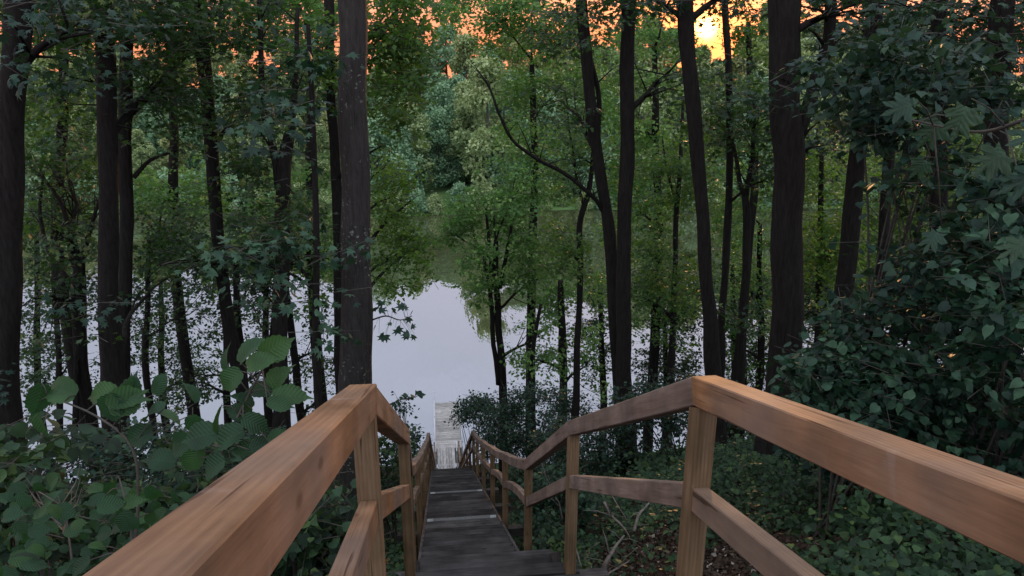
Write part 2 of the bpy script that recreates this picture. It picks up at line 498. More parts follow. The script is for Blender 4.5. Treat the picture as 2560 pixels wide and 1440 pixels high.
def sprays(centres, radius, nleaf, lsize, T, tilt=0.30, flat=0.13, base=None, droop=0.25):
    """leafy twigs: leaves laid in loose, tilted sheets around each centre; returns leaf arrays + twig tubes"""
    m = len(centres)
    az = rng.uniform(0, 2 * np.pi, m)
    A = np.stack([np.cos(az), np.sin(az), rng.normal(-0.05, .22, m)], 1)
    A = norm(A)
    U = np.tile(np.array([[0, 0, 1.0]]), (m, 1)) + rng.normal(0, tilt, (m, 3))
    U = norm(U - A * np.sum(U * A, axis=1, keepdims=True))
    S = np.cross(A, U)
    tot = m * nleaf
    idx = np.repeat(np.arange(m), nleaf)
    rad = (radius * rng.uniform(.6, 1.3, m))[idx]
    a = rng.uniform(-1, 1, tot)
    s = rng.normal(0, .42, tot) * (1 - .4 * np.abs(a))
    h = rng.normal(0, flat, tot)
    pos = centres[idx] + A[idx] * (a * rad)[:, None] + S[idx] * (s * rad)[:, None] + U[idx] * (h * rad)[:, None]
    pos[:, 2] -= droop * rad * (np.abs(s) + np.maximum(a, 0) * .6)
    sg = np.sign(s)
    d = A[idx] * rng.uniform(.1, 1., tot)[:, None] + S[idx] * (sg * rng.uniform(.3, 1.2, tot))[:, None] + rng.normal(0, .25, (tot, 3))
    d[:, 2] -= rng.uniform(0, .7, tot)
    nr = U[idx] + rng.normal(0, .38, (tot, 3))
    sz = lsize * rng.uniform(.55, 1.25, tot)
    tone = np.clip(rng.normal(.45, .30, m)[idx] + rng.normal(0, .18, tot), 0, 1)
    V, Fc, rn = place_leaves(T, pos, d, nr, sz, tone)
    # twigs as thin three-sided strips
    p0 = centres - A * (radius * 1.3)
    p1 = centres + A * (radius * .8)
    w = 0.0012 + radius * .012
    o1, o2, o3 = U * w, (S * .87 - U * .5) * w, (-S * .87 - U * .5) * w
    TV = np.stack([p0 + o1, p0 + o2, p0 + o3, p1 + o1 * .3, p1 + o2 * .3, p1 + o3 * .3], 1).reshape(-1, 3)
    tf = np.array([(0, 1, 4), (0, 4, 3), (1, 2, 5), (1, 5, 4), (2, 0, 3), (2, 3, 5)])
    TF = (tf[None] + (np.arange(m) * 6)[:, None, None]).reshape(-1, 3)
    return V, Fc, rn, TV, TF

def leaf_mesh(name, parts, mats, origin=(0, 0, 0)):
    """parts: list of (V, F, rnd, material index)"""
    off, Vs, Fs, Rs, Ms = 0, [], [], [], []
    for V, Fc, rn, mi in parts:
        Vs.append(V); Fs.append(Fc + off); Rs.append(rn); Ms.append(np.full(len(Fc), mi, dtype=np.int32))
        off += len(V)
    V = np.concatenate(Vs).astype(np.float32) - np.array(origin, dtype=np.float32)
    Fc = np.concatenate(Fs).astype(np.int32)
    me = bpy.data.meshes.new(name)
    me.vertices.add(len(V)); me.vertices.foreach_set('co', V.ravel())
    me.loops.add(len(Fc) * 3); me.loops.foreach_set('vertex_index', Fc.ravel())
    me.polygons.add(len(Fc))
    me.polygons.foreach_set('loop_start', np.arange(0, len(Fc) * 3, 3, dtype=np.int32))
    me.polygons.foreach_set('material_index', np.concatenate(Ms))
    for m in mats: me.materials.append(m)
    at = me.attributes.new('rnd', 'FLOAT', 'POINT')
    at.data.foreach_set('value', np.concatenate(Rs).astype(np.float32))
    me.update(calc_edges=True)
    return me

def spray_parts(centres, radius, nleaf, lsize, T, **kw):
    V, Fc, rn, TV, TF = sprays(centres, radius, nleaf, lsize, T, **kw)
    return [(V, Fc, rn, 0), (TV, TF, np.zeros(len(TV)), 1)]

def clump_keep(c, scale, thr):
    return np.array([mnoise.noise(Vector((p[0] * scale, p[1] * scale, p[2] * scale * 1.3))) > thr for p in c])

# ------------------------------------------------------------------ terrain
STAIR = [(-3.0, -.55), (2.3, -2.27), (4.0, -3.70), (4.72, -3.705), (6.45, -5.07), (17.7, -10.83), (31.0, -19.50)]
def tz(Y):
    p = STAIR
    if Y <= p[0][0]: return p[0][1] + CAMZ + (p[0][0] - Y) * .25
    for (a, b), (c, d) in zip(p, p[1:]):
        if Y <= c: return CAMZ + b + (d - b) * (Y - a) / (c - a)
    return CAMZ + p[-1][1]

GP = [(-30, 2.0), (-3, -1.2), (2.3, -2.95), (6.5, -5.6), (17.7, -11.4), (31, -19.75), (33.2, -20.05), (36, -21.2), (45, -23), (70, -24)]
def ground(x, Y):
    p = GP
    z = p[0][1] if Y <= p[0][0] else p[-1][1]
    for (a, b), (c, d) in zip(p, p[1:]):
        if a < Y <= c:
            z = b + (d - b) * (Y - a) / (c - a)
    k = max(0.0, min(1.0, (22 - Y) / 10))
    r = max(0.0, x - 1.4)
    z += k * 2.1 * (1 - math.exp(-r / 5.0))
    l = max(0.0, -x - .8)
    z += k * .5 * (1 - math.exp(-l / 3.0))
    amp = min(1.0, max(0.0, (abs(x - .3) - .9) / 2.0))
    z += amp * (.35 * mnoise.noise(Vector((x * .25, Y * .25, 3.1))) + .12 * mnoise.noise(Vector((x * .9, Y * .9, 7.7))))
    return CAMZ + z

def soil():
    m, nt = newmat('forest_soil')
    out = N(nt, 'ShaderNodeOutputMaterial')
    tc = N(nt, 'ShaderNodeTexCoord')
    n1 = N(nt, 'ShaderNodeTexNoise'); n1.inputs['Scale'].default_value = 6; n1.inputs['Detail'].default_value = 10
    n1.inputs['Roughness'].default_value = .75
    L(nt, tc, 'Object', n1, 'Vector')
    rp = ramp(nt, [(.3, (.010, .009, .007)), (.5, (.022, .019, .013)), (.62, (.020, .028, .012)), (.75, (.05, .04, .028))])
    L(nt, n1, 'Fac', rp, 'Fac')
    p = N(nt, 'ShaderNodeBsdfPrincipled'); p.inputs['Roughness'].default_value = 1; p.inputs['Specular IOR Level'].default_value = .05
    L(nt, rp, 'Color', p, 'Base Color')
    b = N(nt, 'ShaderNodeBump'); b.inputs['Distance'].default_value = .06; L(nt, n1, 'Fac', b, 'Height'); L(nt, b, 0, p, 'Normal')
    L(nt, p, 0, out, 'Surface')
    return m

def sheet(name, xs, ys, zf, mat):
    vs = [(x, y, zf(x, y)) for y in ys for x in xs]
    w = len(xs)
    fs = [(j * w + i, j * w + i + 1, (j + 1) * w + i + 1, (j + 1) * w + i) for j in range(len(ys) - 1) for i in range(w - 1)]
    me = bpy.data.meshes.new(name)
    me.from_pydata(vs, [], fs)
    me.materials.append(mat)
    me.polygons.foreach_set('use_smooth', [True] * len(fs))
    o = link_mesh(name, me)
    return tag(o, kind='structure')

xs = [-90, -70, -55, -45, -38, -32] + [-28 + .5 * i for i in range(117)] + [34, 40, 48, 60, 75, 95]
ys = [-30, -22, -16, -12] + [-9 + .5 * i for i in range(100)] + [42, 45, 50, 58, 70]
sheet('hillside', xs, ys, ground, soil())

# far bank: shoreline wanders, hill rises behind
def shoreY(x):
    return 91.0 + 4.5 / (1 + math.exp((x + 14) / 5)) + 1.5 * math.sin(x * .11) + (x > 30) * 0
def farz(x, y):
    s = y - shoreY(x)
    if s < 0: return max(-2.0, s * .35)
    return .25 + min(s, 9) * .10 + max(0, min(s - 9, 36)) * .18 - max(0, s - 55) * .05 + .4 * mnoise.noise(Vector((x * .08, y * .08, 1)))
m_, nt_ = newmat('far_grass')
o_ = N(nt_, 'ShaderNodeOutputMaterial'); p_ = N(nt_, 'ShaderNodeBsdfPrincipled')
tc_ = N(nt_, 'ShaderNodeTexCoord'); n_ = N(nt_, 'ShaderNodeTexNoise'); n_.inputs['Scale'].default_value = .35; n_.inputs['Detail'].default_value = 9
L(nt_, tc_, 'Object', n_, 'Vector')
r_ = ramp(nt_, [(.35, (.07, .13, .04)), (.6, (.13, .24, .06)), (.75, (.22, .33, .09))])
L(nt_, n_, 'Fac', r_, 'Fac'); L(nt_, r_, 'Color', p_, 'Base Color'); p_.inputs['Roughness'].default_value = 1
L(nt_, p_, 0, o_, 'Surface')
sheet('far_bank', [-700, -400, -250, -170] + [-130 + 3 * i for i in range(97)] + [200, 300, 450, 700],
      [80, 84] + [87 + 1.0 * i for i in range(24)] + [113 + 3 * i for i in range(14)] + [170, 220, 320, 500, 900], farz, m_)
# pale sandy path along the far shore on the left
m_ = plain('pale_sand', (.62, .58, .52), .9, 0, 2, .15)
vs, fs = [], []
pxs = [-75 + 2 * i for i in range(26)]
for i, x in enumerate(pxs):
    y0 = shoreY(x) + 7.0 + math.sin(x * .2) * .8
    vs += [(x, y0, farz(x, y0) + .06), (x, y0 + 2.6, farz(x, y0 + 2.6) + .06)]
    if i: fs.append((2 * i - 2, 2 * i, 2 * i + 1, 2 * i - 1))
me = bpy.data.meshes.new('sandy_path'); me.from_pydata(vs, [], fs); me.materials.append(m_)
tag(link_mesh('path', me), kind='structure')

# water
def water_mat():
    m, nt = newmat('lake_water')
    out = N(nt, 'ShaderNodeOutputMaterial')
    tc = N(nt, 'ShaderNodeTexCoord')
    mp = N(nt, 'ShaderNodeMapping'); mp.inputs['Scale'].default_value = (.9, .22, 1)
    L(nt, tc, 'Object', mp, 'Vector')
    n1 = N(nt, 'ShaderNodeTexNoise'); n1.inputs['Scale'].default_value = 1.1; n1.inputs['Detail'].default_value = 3
    L(nt, mp, 0, n1, 'Vector')
    bp = N(nt, 'ShaderNodeBump'); bp.inputs['Strength'].default_value = .5; bp.inputs['Distance'].default_value = .06
    L(nt, n1, 'Fac', bp, 'Height')
    df = N(nt, 'ShaderNodeBsdfDiffuse'); df.inputs['Color'].default_value = (.075, .085, .035, 1)
    gl = N(nt, 'ShaderNodeBsdfGlossy'); gl.inputs['Roughness'].default_value = .015; gl.inputs['Color'].default_value = (.97, .97, 1, 1)
    L(nt, bp, 0, gl, 'Normal')
    fr = N(nt, 'ShaderNodeFresnel'); fr.inputs['IOR'].default_value = 1.6
    L(nt, bp, 0, fr, 'Normal')
    mr = N(nt, 'ShaderNodeMapRange')
    mr.inputs['To Min'].default_value = .34; mr.inputs['To Max'].default_value = 1.0
    L(nt, fr, 0, mr, 'Value')
    mx = N(nt, 'ShaderNodeMixShader')
    L(nt, mr, 0, mx, 0); L(nt, df, 0, mx, 1); L(nt, gl, 0, mx, 2)
    L(nt, mx, 0, out, 'Surface')
    return m
me = bpy.data.meshes.new('lake')
me.from_pydata([(-400, 24, 0), (400, 24, 0), (400, 130, 0), (-400, 130, 0)], [], [(0, 1, 2, 3)])
me.materials.append(water_mat())
tag(link_mesh('lake', me), kind='structure')

# ------------------------------------------------------------------ staircase
HALF = .58
def cen(Y):
    pts = [(-5, .33), (4.6, .33), (6.45, .26), (40, .26)]
    for (a, b), (c, d) in zip(pts, pts[1:]):
        if Y <= c: return b + (d - b) * max(0, Y - a) / (c - a)
    return .26
stair = thing('wooden_staircase', (cen(0), 0, tz(0)), 'long wooden staircase with dark treads and brown timber handrails running down to the lake', 'staircase')

CH = .004
def beam_section(w, h):
    a, b, c = w / 2, h / 2, CH
    return [(-a + c, b), (a - c, b), (a, b - c), (a, -b + c), (a - c, -b), (-a + c, -b), (-a, -b + c), (-a, b - c)]

def sweep(mb, pts, w, h, cut0=None, cut1=None, nsub=1, bow=0.0, yoff=0.0):
    """beam along pts[0]->pts[1]; cut0 / cut1 are mitre directions (unit y-z vectors) or None = vertical cut"""
    p0, p1 = Vector(pts[0]), Vector(pts[1])
    ln = (p1 - p0).length
    d = (p1 - p0) / ln
    side = Vector((0, 0, 1)).cross(d).normalized() * -1
    upv = side.cross(d).normalized()
    if upv.z < 0: upv = -upv
    sec = beam_section(w, h)
    vs, gs = [], []
    for i in range(nsub + 1):
        t = i / nsub
        c = p0 + d * (ln * t) + Vector((0, 0, bow * 4 * t * (1 - t)))
        for (a, b) in sec:
            v = c + side * a + upv * b
            if i == 0 or i == nsub:
                mdir = cut0 if i == 0 else cut1
                mdir = Vector(mdir) if mdir is not None else Vector((0, 0, 1))
                # slide along d until the point lies in the plane spanned by side and mdir through the joint
                nrm = side.cross(mdir).normalized()
                den = d.dot(nrm)
                v = v - d * ((v - c).dot(nrm) / den)
            vs.append(v)
            gs.append((ln * t, a + p0.y, b))
    fs = []
    for i in range(nsub):
        for k in range(8):
            k2 = (k + 1) % 8
            fs.append((i * 8 + k, (i + 1) * 8 + k, (i + 1) * 8 + k2, i * 8 + k2))
    fs.append(tuple(range(8)))
    fs.append(tuple(nsub * 8 + k for k in range(8))[::-1])
    mb.add(vs, fs, gs)

RAILST = [(-2.2, .42), (0.0, -.31), (2.3, -1.07), (4.6, -2.48), (6.45, -3.87), (8.86, -5.19), (11.1, -6.37), (13.5, -7.6), (15.8, -8.78),
          (17.6, -9.60), (20.0, -11.2), (22.4, -12.8), (24.8, -14.4), (27.2, -16.0), (29.6, -17.6), (30.9, -18.35), (32.6, -18.30)]
RW, RH = .080, .100
def railx(Y, s):
    return cen(Y) + s * HALF
for s in (-1, 1):
    RAILST[0] = (-2.2, .60 if s < 0 else .33)
    RAILST[1] = (0.0, -.21 if s < 0 else -.375)
    RAILST[2] = (2.3, -1.07 if s < 0 else -1.095)
    P3 = [Vector((railx(Y, s), Y, CAMZ + z - RH / 2)) for Y, z in RAILST]
    for i in range(len(P3) - 1):
        def mit(j):
            if j == 0 or j == len(P3) - 1: return None
            a = (P3[j] - P3[j - 1]).normalized(); b = (P3[j + 1] - P3[j]).normalized()
            t = (a + b).normalized()
            u_ = Vector((0, -t.z, t.y)).normalized()
            return u_
        old = i >= 3
        mb = MB()
        gap = (P3[i + 1] - P3[i]).normalized() * .0012
        sweep(mb, (P3[i] + gap, P3[i + 1] - gap), (RW + .008 if i < 2 else RW) + (i % 2) * .003, RH, mit(i), mit(i + 1), 6, bow=(-.02 if 4 <= i <= 8 else 0) + (-.012 if i in (9, 12) else 0))
        o = mb.build('handrail', M['rail_old'] if (old or (s > 0 and i >= 2)) else M['rail'], stair)
        o['label'] = ('weathered grey-brown' if old or (s > 0 and i >= 2) else 'orange-brown') + ' sawn timber handrail length'
        # middle rail between the posts
        a, b = P3[i].copy(), P3[i + 1].copy()
        dd = (b - a).normalized()
        drop = .42
        a2 = a + dd * (.044 / max(.5, math.hypot(dd.x, dd.y))) - Vector((0, 0, drop)); b2 = b - dd * (.044 / max(.5, math.hypot(dd.x, dd.y))) - Vector((0, 0, drop))
        mb = MB()
        sweep(mb, (a2, b2), .058, .092, None, None, 8, bow=(.05 if i in (4, 5) else 0.0))
        mb.build('middle_rail', M['rail_old'] if old or (s > 0 and i >= 2) else M['rail' if s < 0 else 'rail_right'], stair)
    for j, (Y, z) in enumerate(RAILST):
        x = railx(Y, s)
        top = CAMZ + z - RH - .004
        bot = min(ground(x, Y), tz(Y)) - .35
        if Y > 31: bot = tz(31) - .9
        mb = MB()
        # top cut to the rail slope on either side
        w, d_ = .074, .086
        sa = ((RAILST[j][1] - RAILST[j - 1][1]) / (RAILST[j][0] - RAILST[j - 1][0])) if j else None
        sb = ((RAILST[j + 1][1] - RAILST[j][1]) / (RAILST[j + 1][0] - RAILST[j][0])) if j < len(RAILST) - 1 else None
        sa = sb if sa is None else sa
        sb = sa if sb is None else sb
        hi0 = top - sa * d_ / 2 - (abs(sa) * .0) - .004
        hi1 = top + sb * d_ / 2 - .004
        vs, gs = [], []
        prof = [(-w / 2 + .005, -d_ / 2), (w / 2 - .005, -d_ / 2), (w / 2, -d_ / 2 + .005), (w / 2, d_ / 2 - .005), (w / 2 - .005, d_ / 2), (-w / 2 + .005, d_ / 2), (-w / 2, d_ / 2 - .005), (-w / 2, -d_ / 2 + .005)]
        for (a, b) in prof:
            vs.append((x + a, Y + b, bot)); gs.append((bot, a, b + Y))
        for (a, b) in prof:
            zt = (top + sa * b if b < 0 else top + sb * b) - .003
            vs.append((x + a, Y + b, zt)); gs.append((zt, a, b + Y))
        fs = [(k, (k + 1) % 8, 8 + (k + 1) % 8, 8 + k) for k in range(8)] + [tuple(range(8, 16)), tuple(range(8))[::-1]]
        mb.add(vs, fs, gs)
        mb.build('post', M['post'], stair)
        if 0 < Y < 30:
            mb = MB()
            mb.box((x + s * .10, Y + .10, tz(Y) - .17 - .003 * s), (.42, .09, .13), 0)
            mb.build('crossbeam', M['stringer'], stair)

# treads
def tread(y0, y1, z, half, mat, c=None):
    mb = MB()
    yc = (y0 + y1) / 2
    c = cen(yc) if c is None else c
    th = .045
    jx = random.uniform(-.002, .002)
    mb.box((c + jx, yc, z - th / 2), (2 * half, y1 - y0 + .018, th), 0)
    return mb.build('tread', mat, stair)
TREADS = []
rt = random.Random(3)
for (a, b), (c, d) in zip(STAIR, STAIR[1:]):
    if abs(d - b) < .02:
        for q in range(5):                    # the landing: five boards, wider than the flights
            w0 = a + (c - a) * q / 5; w1 = a + (c - a) * (q + 1) / 5 - .022
            mb = MB(); mb.box(((cen(2) + .0), (w0 + w1) / 2, CAMZ + b - .02 + .0008 * q), (1.30, w1 - w0, .04), 0)
            mb.build('landing_board', M['tread'], stair)
        continue
    n = max(2, round((c - a) / .30))
    for i in range(n):
        y0, y1 = a + (c - a) * i / n, a + (c - a) * (i + 1) / n
        z = CAMZ + b + (d - b) * (i + .5) / n
        mt = M['tread_light'] if rt.random() < .22 else M['tread']
        o = tread(y0, y1, z, HALF - .062, mt)
        TREADS.append((y0, y1, z, o))
# metal nosing strips seen on two of the treads
def strip_at(px_y, h=.07):
    r = ray(1140, px_y)
    best = min(TREADS, key=lambda t: abs((t[2] - CAMZ) / ((t[0] + t[1]) / 2) - r[2] / r[1]) if t[0] > 6 and t[0] < 17 else 9)
    y0, y1, z, o = best
    yc = (y0 + y1) / 2
    mb = MB(); mb.box((cen(yc), yc, z + .004), (2 * (HALF - .085), .27, .006), 0)
    e = mb.build('nosing_strip', M['metal'], o); e.matrix_parent_inverse.identity()
    e.location = (-0.0, 0, 0)
    for sx in (-1, 1):
        mb = MB(); mb.box((cen(yc) + sx * (HALF - .13), yc, z + .009), (.085, .25, .006), 0)
        f = mb.build('end_plate', M['plate'], o)
        for dy in (-.06, .07):
            pass
for yy in (1237, 1308): strip_at(yy)
for o in list(col.objects):                      # strips hang under their tread: bring into the tread's frame
    if o.name.split('.')[0] in ('nosing_strip', 'end_plate'):
        for v in o.data.vertices: v.co -= stair.location
# stringers: one board per side and flight, top edge a little above the treads
for s in (-1, 1):
    for (a, b), (c, d) in zip(STAIR, STAIR[1:]):
        if abs(d - b) < .02: continue
        mb = MB()
        sl = math.hypot(c - a, d - b)
        h = .24
        x0, x1 = cen(a) + s * (HALF - .055), cen(c) + s * (HALF - .055)
        off = .055 - h / 2
        p0 = Vector((x0, a, CAMZ + b + off)); p1 = Vector((x1, c - .002, CAMZ + d + off))
        sweep(mb, (p0, p1), .034, h, None, None, 1)
        mb.build('stringer', M['stringer'], stair)
# screw heads glinting on the landing and first treads
for (px, py, Y) in ():
    pass
scr = MB()
for (px, py) in ((1057, 1342), (1092, 1346), (1228, 1330), (1207, 1380), (1050, 1391), (1243, 1370)):
    r = ray(px, py)
    t = min((t for t in TREADS if t[0] > 6), key=lambda t: abs((t[2] - CAMZ) / ((t[0] + t[1]) / 2) - r[2] / r[1]))
    yc = (t[0] + t[1]) / 2
    x = r[0] / r[1] * yc
    scr.tube([(x, yc, t[2] + .0), (x, yc, t[2] + .006)], [.010, .009], 8)
scr.build('screw_head', M['screw'], stair)

# gangway and dock
dock = thing('wooden_dock', (.38, 36.9, CAMZ - 19.6), 'grey plank dock with white side rails reaching into the lake at the stair foot', 'dock')
mb = MB()
mb.box((.38, 36.9, CAMZ - 19.78), (1.25, 5.3, .14), 1)
mb.build('frame', M['stringer'], dock)
for i in range(27):
    mb = MB()
    y = 34.42 + i * .192
    mb.box((.385 + random.uniform(-.008, .008), y, CAMZ - 19.66 + random.uniform(-.003, .003)), (1.31, .178, .04), 0)
    mb.build('plank', M['dock'], dock)
for x in (-.31, 1.08):
    for y in (34.5, 36.9, 39.35):
        mb = MB(); mb.tube([(x, y, -1.5), (x, y, CAMZ - 19.6 + (.72 if y > 39 else .5))], [.032, .032], 10)
        mb.build('pile', M['white'], dock, True)
    mb = MB(); mb.tube([(x, 34.3, CAMZ - 19.60 + .30), (x, 36.8, CAMZ - 19.6 + .30), (x, 39.5, CAMZ - 19.6 + .30)], [.045] * 3, 8)
    mb.build('side_rail', M['white'], dock, True)
gang = thing('gangway', (.235, 32.6, CAMZ - 19.55), 'narrow gangway of lengthwise grey planks between the stair foot and the dock', 'gangway')
for i in range(6):
    mb = MB()
    mb.box((-.13 + i * .145, 32.62, CAMZ - 19.57 + random.uniform(-.003, .003)), (.135, 3.3, .04), 1)
    mb.build('plank', M['dock'], gang)
for s in (-1, 1):
    mb = MB(); mb.box((.235 + s * .38, 32.6, CAMZ - 19.68), (.06, 3.2, .16), 1)
    mb.build('side_beam', M['stringer'], gang)
    mb = MB(); mb.box((.235 + s * .50, 31.9, CAMZ - 19.0), (.06, .06, 1.2), 2); mb.build('post', M['white'], gang)
    mb = MB(); mb.box((.235 + s * .50, 33.3, CAMZ - 19.3), (.06, .06, 1.2), 2); mb.build('post', M['white'], gang)
    mb = MB(); mb.tube([(.235 + s * .50, 31.9, CAMZ - 18.42), (.235 + s * .5, 33.3, CAMZ - 18.72)], [.03, .03], 8); mb.build('side_rail', M['white'], gang)

# ------------------------------------------------------------------ trees
def smooth_path(pts, rad, n=5):
    """Catmull-Rom through pts"""
    op, orr = [], []
    m = len(pts)
    for i in range(m - 1):
        p0, p1, p2, p3 = pts[max(i - 1, 0)], pts[i], pts[i + 1], pts[min(i + 2, m - 1)]
        for k in range(n):
            t = k / n
            q = .5 * ((2 * p1) + (p2 - p0) * t + (2 * p0 - 5 * p1 + 4 * p2 - p3) * t * t + (3 * p1 - p0 - 3 * p2 + p3) * t ** 3)
            op.append(q); orr.append(rad[i] * (1 - t) + rad[i + 1] * t)
    op.append(pts[-1]); orr.append(rad[-1])
    return op, orr

def branch_between(a, b, r0, r1, parent, mat, sag=.0, name='branch'):
    a, b = Vector(a), Vector(b)
    ln = (b - a).length
    pts = []
    for i in range(7):
        t = i / 6
        q = a.lerp(b, t) + Vector((mnoise.noise(a * 3 + Vector((t * 2.3, 0, 0))), mnoise.noise(b * 3 + Vector((0, t * 2.1, 0))), mnoise.noise(a + b + Vector((0, 0, t * 2.2))))) * (ln * .09 * math.sin(math.pi * min(1, t * 1.1)))
        q.z += ln * sag * math.sin(math.pi * t)
        pts.append(q)
    mb = MB()
    mb.tube(pts, [r0 + (r1 - r0) * i / 6 for i in range(7)], 7)
    return mb.build(name, mat, parent, True), pts

def tree(name, label, Y, path, boxes, leaf, lsize=.10, T=T_SIMPLE, bark='bark', up=None, group=None, forks=(), nl=22, rad=.42, cat='tree', depth=1.6, thr=0.0, taper=1.0, toponly=0):
    if T is T_SIMPLE:
        lsize *= 1.18
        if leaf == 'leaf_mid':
            leaf = 'leaf_near' if (Y < 15.2 or (Y < 19.5 and path[0][0] < 760 and max(p_[1] for p_ in path) > 940)) else ('leaf_bright' if Y >= 20.5 else 'leaf_mid')  # backlit silhouettes put into the leaf colour: near trees darker, far ones brighter
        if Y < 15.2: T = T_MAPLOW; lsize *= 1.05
    """path: [(px, py, width px)] from the top of the picture down to the foot; boxes: leafy regions (x0, y0, x1, y1, cover[, dY])"""
    path = sorted(path, key=lambda q: -q[1])          # foot first
    f = path[0]
    base = P(f[0], f[1], Y)
    w0 = f[2] * mpp(f[0], f[1], Y) / 2
    gz = ground(base.x, Y)
    pts = [Vector((base.x, Y, gz - .3)), Vector((base.x, Y, gz + .25))] if base.z > gz + .5 else [Vector((base.x, Y, min(gz, base.z) - .5))]
    rr = [w0 * 1.9, w0 * 1.3] if len(pts) == 2 else [w0 * 1.4]
    for k_, (px, py, w) in enumerate(path):
        q = P(px, py, Y)
        if q.z > gz + .3 or k_ == len(path) - 1:
            pts.append(q); rr.append(w * mpp(px, py, Y) / 2 * taper)
    if up:                                            # carries on above the picture
        d = (pts[-1] - pts[-2]).normalized()
        d = (d + Vector((0, 0, 1.2))).normalized()
        last, lr = pts[-1].copy(), rr[-1]
        for i in range(1, 5):
            pts.append(last + d * (up * i / 4) + Vector((random.uniform(-.1, .1), random.uniform(-.1, .1), 0)))
            rr.append(lr * (1 - .2 * i))
    sp_, sr = smooth_path(pts, rr, 6)
    for i_ in range(1, len(sp_) - 1):
        j_ = sp_[i_]; a_ = min(.05, sr[i_] * .35)
        sp_[i_] = j_ + Vector((mnoise.noise(j_ * .9), mnoise.noise(j_ * .9 + Vector((9, 0, 0))), 0)) * a_
        sr[i_] *= 1 + .10 * mnoise.noise(j_ * 1.7 + Vector((0, 4, 0)))
    root = thing(name, (base.x, Y, gz), label, cat, group)
    mb = MB()
    mb.tube(sp_, sr, 20 if max(rr) > .1 else 9, .16)
    mb.build('trunk', M[bark], root, True)
    for fk in forks:                                  # visible limbs: list of px points, thick end first
        q = [P(a, b, Y + c) for a, b, w, c in fk]
        r_ = [w * mpp(a, b, Y) / 2 for a, b, w, c in fk]
        if len(q) > 2: q, r_ = smooth_path(q, r_, 4)
        q = [v_ + Vector((mnoise.noise(v_ * 2.2), 0, mnoise.noise(v_ * 2.2 + Vector((7, 0, 0))))) * (.5 * r_[0]) for v_ in q]
        mb = MB(); mb.tube(q, r_, 8, .25)
        for i_ in range(2, len(q) - 1):
            if random.random() < .75:
                dd_ = Vector((random.uniform(-1, 1), random.uniform(-.8, .8), random.uniform(.1, 1.2))).normalized() * random.uniform(.2, .7)
                mb.tube([q[i_], q[i_] + dd_ * .5 + Vector((0, 0, .04)), q[i_] + dd_], [r_[i_] * .35, r_[i_] * .22, .003], 4)
        mb.build('branch', M[bark], root, True)
    cs = []
    for bx in boxes:
        x0, y0, x1, y1, cov = bx[:5]
        dY = bx[5] if len(bx) > 5 else 0
        k = mpp((x0 + x1) / 2, (y0 + y1) / 2, Y + dY)
        area = (x1 - x0) * (y1 - y0) * k * k
        bthr = thr
        if y0 >= 600 and x1 <= 880: cov *= .42; bthr = thr + .06
        elif y0 >= 680 and 1250 <= x0 <= 1990: cov *= .6; bthr = thr + .05
        elif 0 <= y0 < 600 and group == GS and Y > 15: cov *= 1.3
        elif y0 < -50 and (x1 < 1100 or x0 > 1990): cov *= 1.4; bthr = -.45
        n = int(area * cov * COV / (nl * lsize * lsize * .25)) + 1
        c = []
        tries = 0
        while len(c) < n and tries < n * 6:
            tries += 1
            a, b, e = random.uniform(-1, 1), random.uniform(-1, 1), random.uniform(-1, 1)
            if a * a + b * b + e * e * .5 > 1.25: continue
            q = P((x0 + x1) / 2 + a * (x1 - x0) / 2, (y0 + y1) / 2 + b * (y1 - y0) / 2, Y + dY)
            q = Vector((q.x, q.y + e * depth, q.z))
            if mnoise.noise(q * .85 + Vector((Y, 0, 0))) < bthr: continue
            if q.z < ground(q.x, q.y) + .1: continue
            if abs(q.x - .3) < .9 and q.z < tz(q.y) + 2.4 and q.y < 31: continue
            c.append((q.x, q.y, q.z))
        if c: cs.append(np.array(c))
        # a limb from the trunk into this part of the crown
        if c and n > 3 and dY > -.5:
            mid = Vector(np.array(c).mean(0))
            cand = [i for i, q in enumerate(sp_) if q.z < mid.z - .2]
            i0 = min(cand, key=lambda i: abs((mid.z - sp_[i].z) - (mid.xy - sp_[i].xy).length * .6)) if cand else 1
            rb = min(sr[i0] * .5, .05 + .012 * (mid - sp_[i0]).length)
            if (mid - sp_[i0]).length > .5:
                bo, bpts = branch_between(sp_[i0], mid, rb, rb * .25, root, M[bark], .06)
                mb = MB()
                sel = random.sample(c, min(len(c), 9))
                for q in sel:
                    s0 = bpts[random.randint(2, 6)]
                    e_ = Vector(q); m1 = s0.lerp(e_, .5) + Vector((random.uniform(-.1, .1), random.uniform(-.1, .1), random.uniform(0, .18))) * (e_ - s0).length
                    mb.tube([s0, m1, e_], [rb * .3, rb * .18, .006], 5)
                if not mb.v: continue
                for i_ in range(len(mb.v)): pass
                o = mb.build('twigs', M[bark], root, True)
    if cs:
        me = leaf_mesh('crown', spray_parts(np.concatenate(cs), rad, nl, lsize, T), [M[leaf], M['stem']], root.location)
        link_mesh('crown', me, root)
    return root

COV = 2.2
GN = 'trees on the near slope'; GS = 'young trees near the shore'
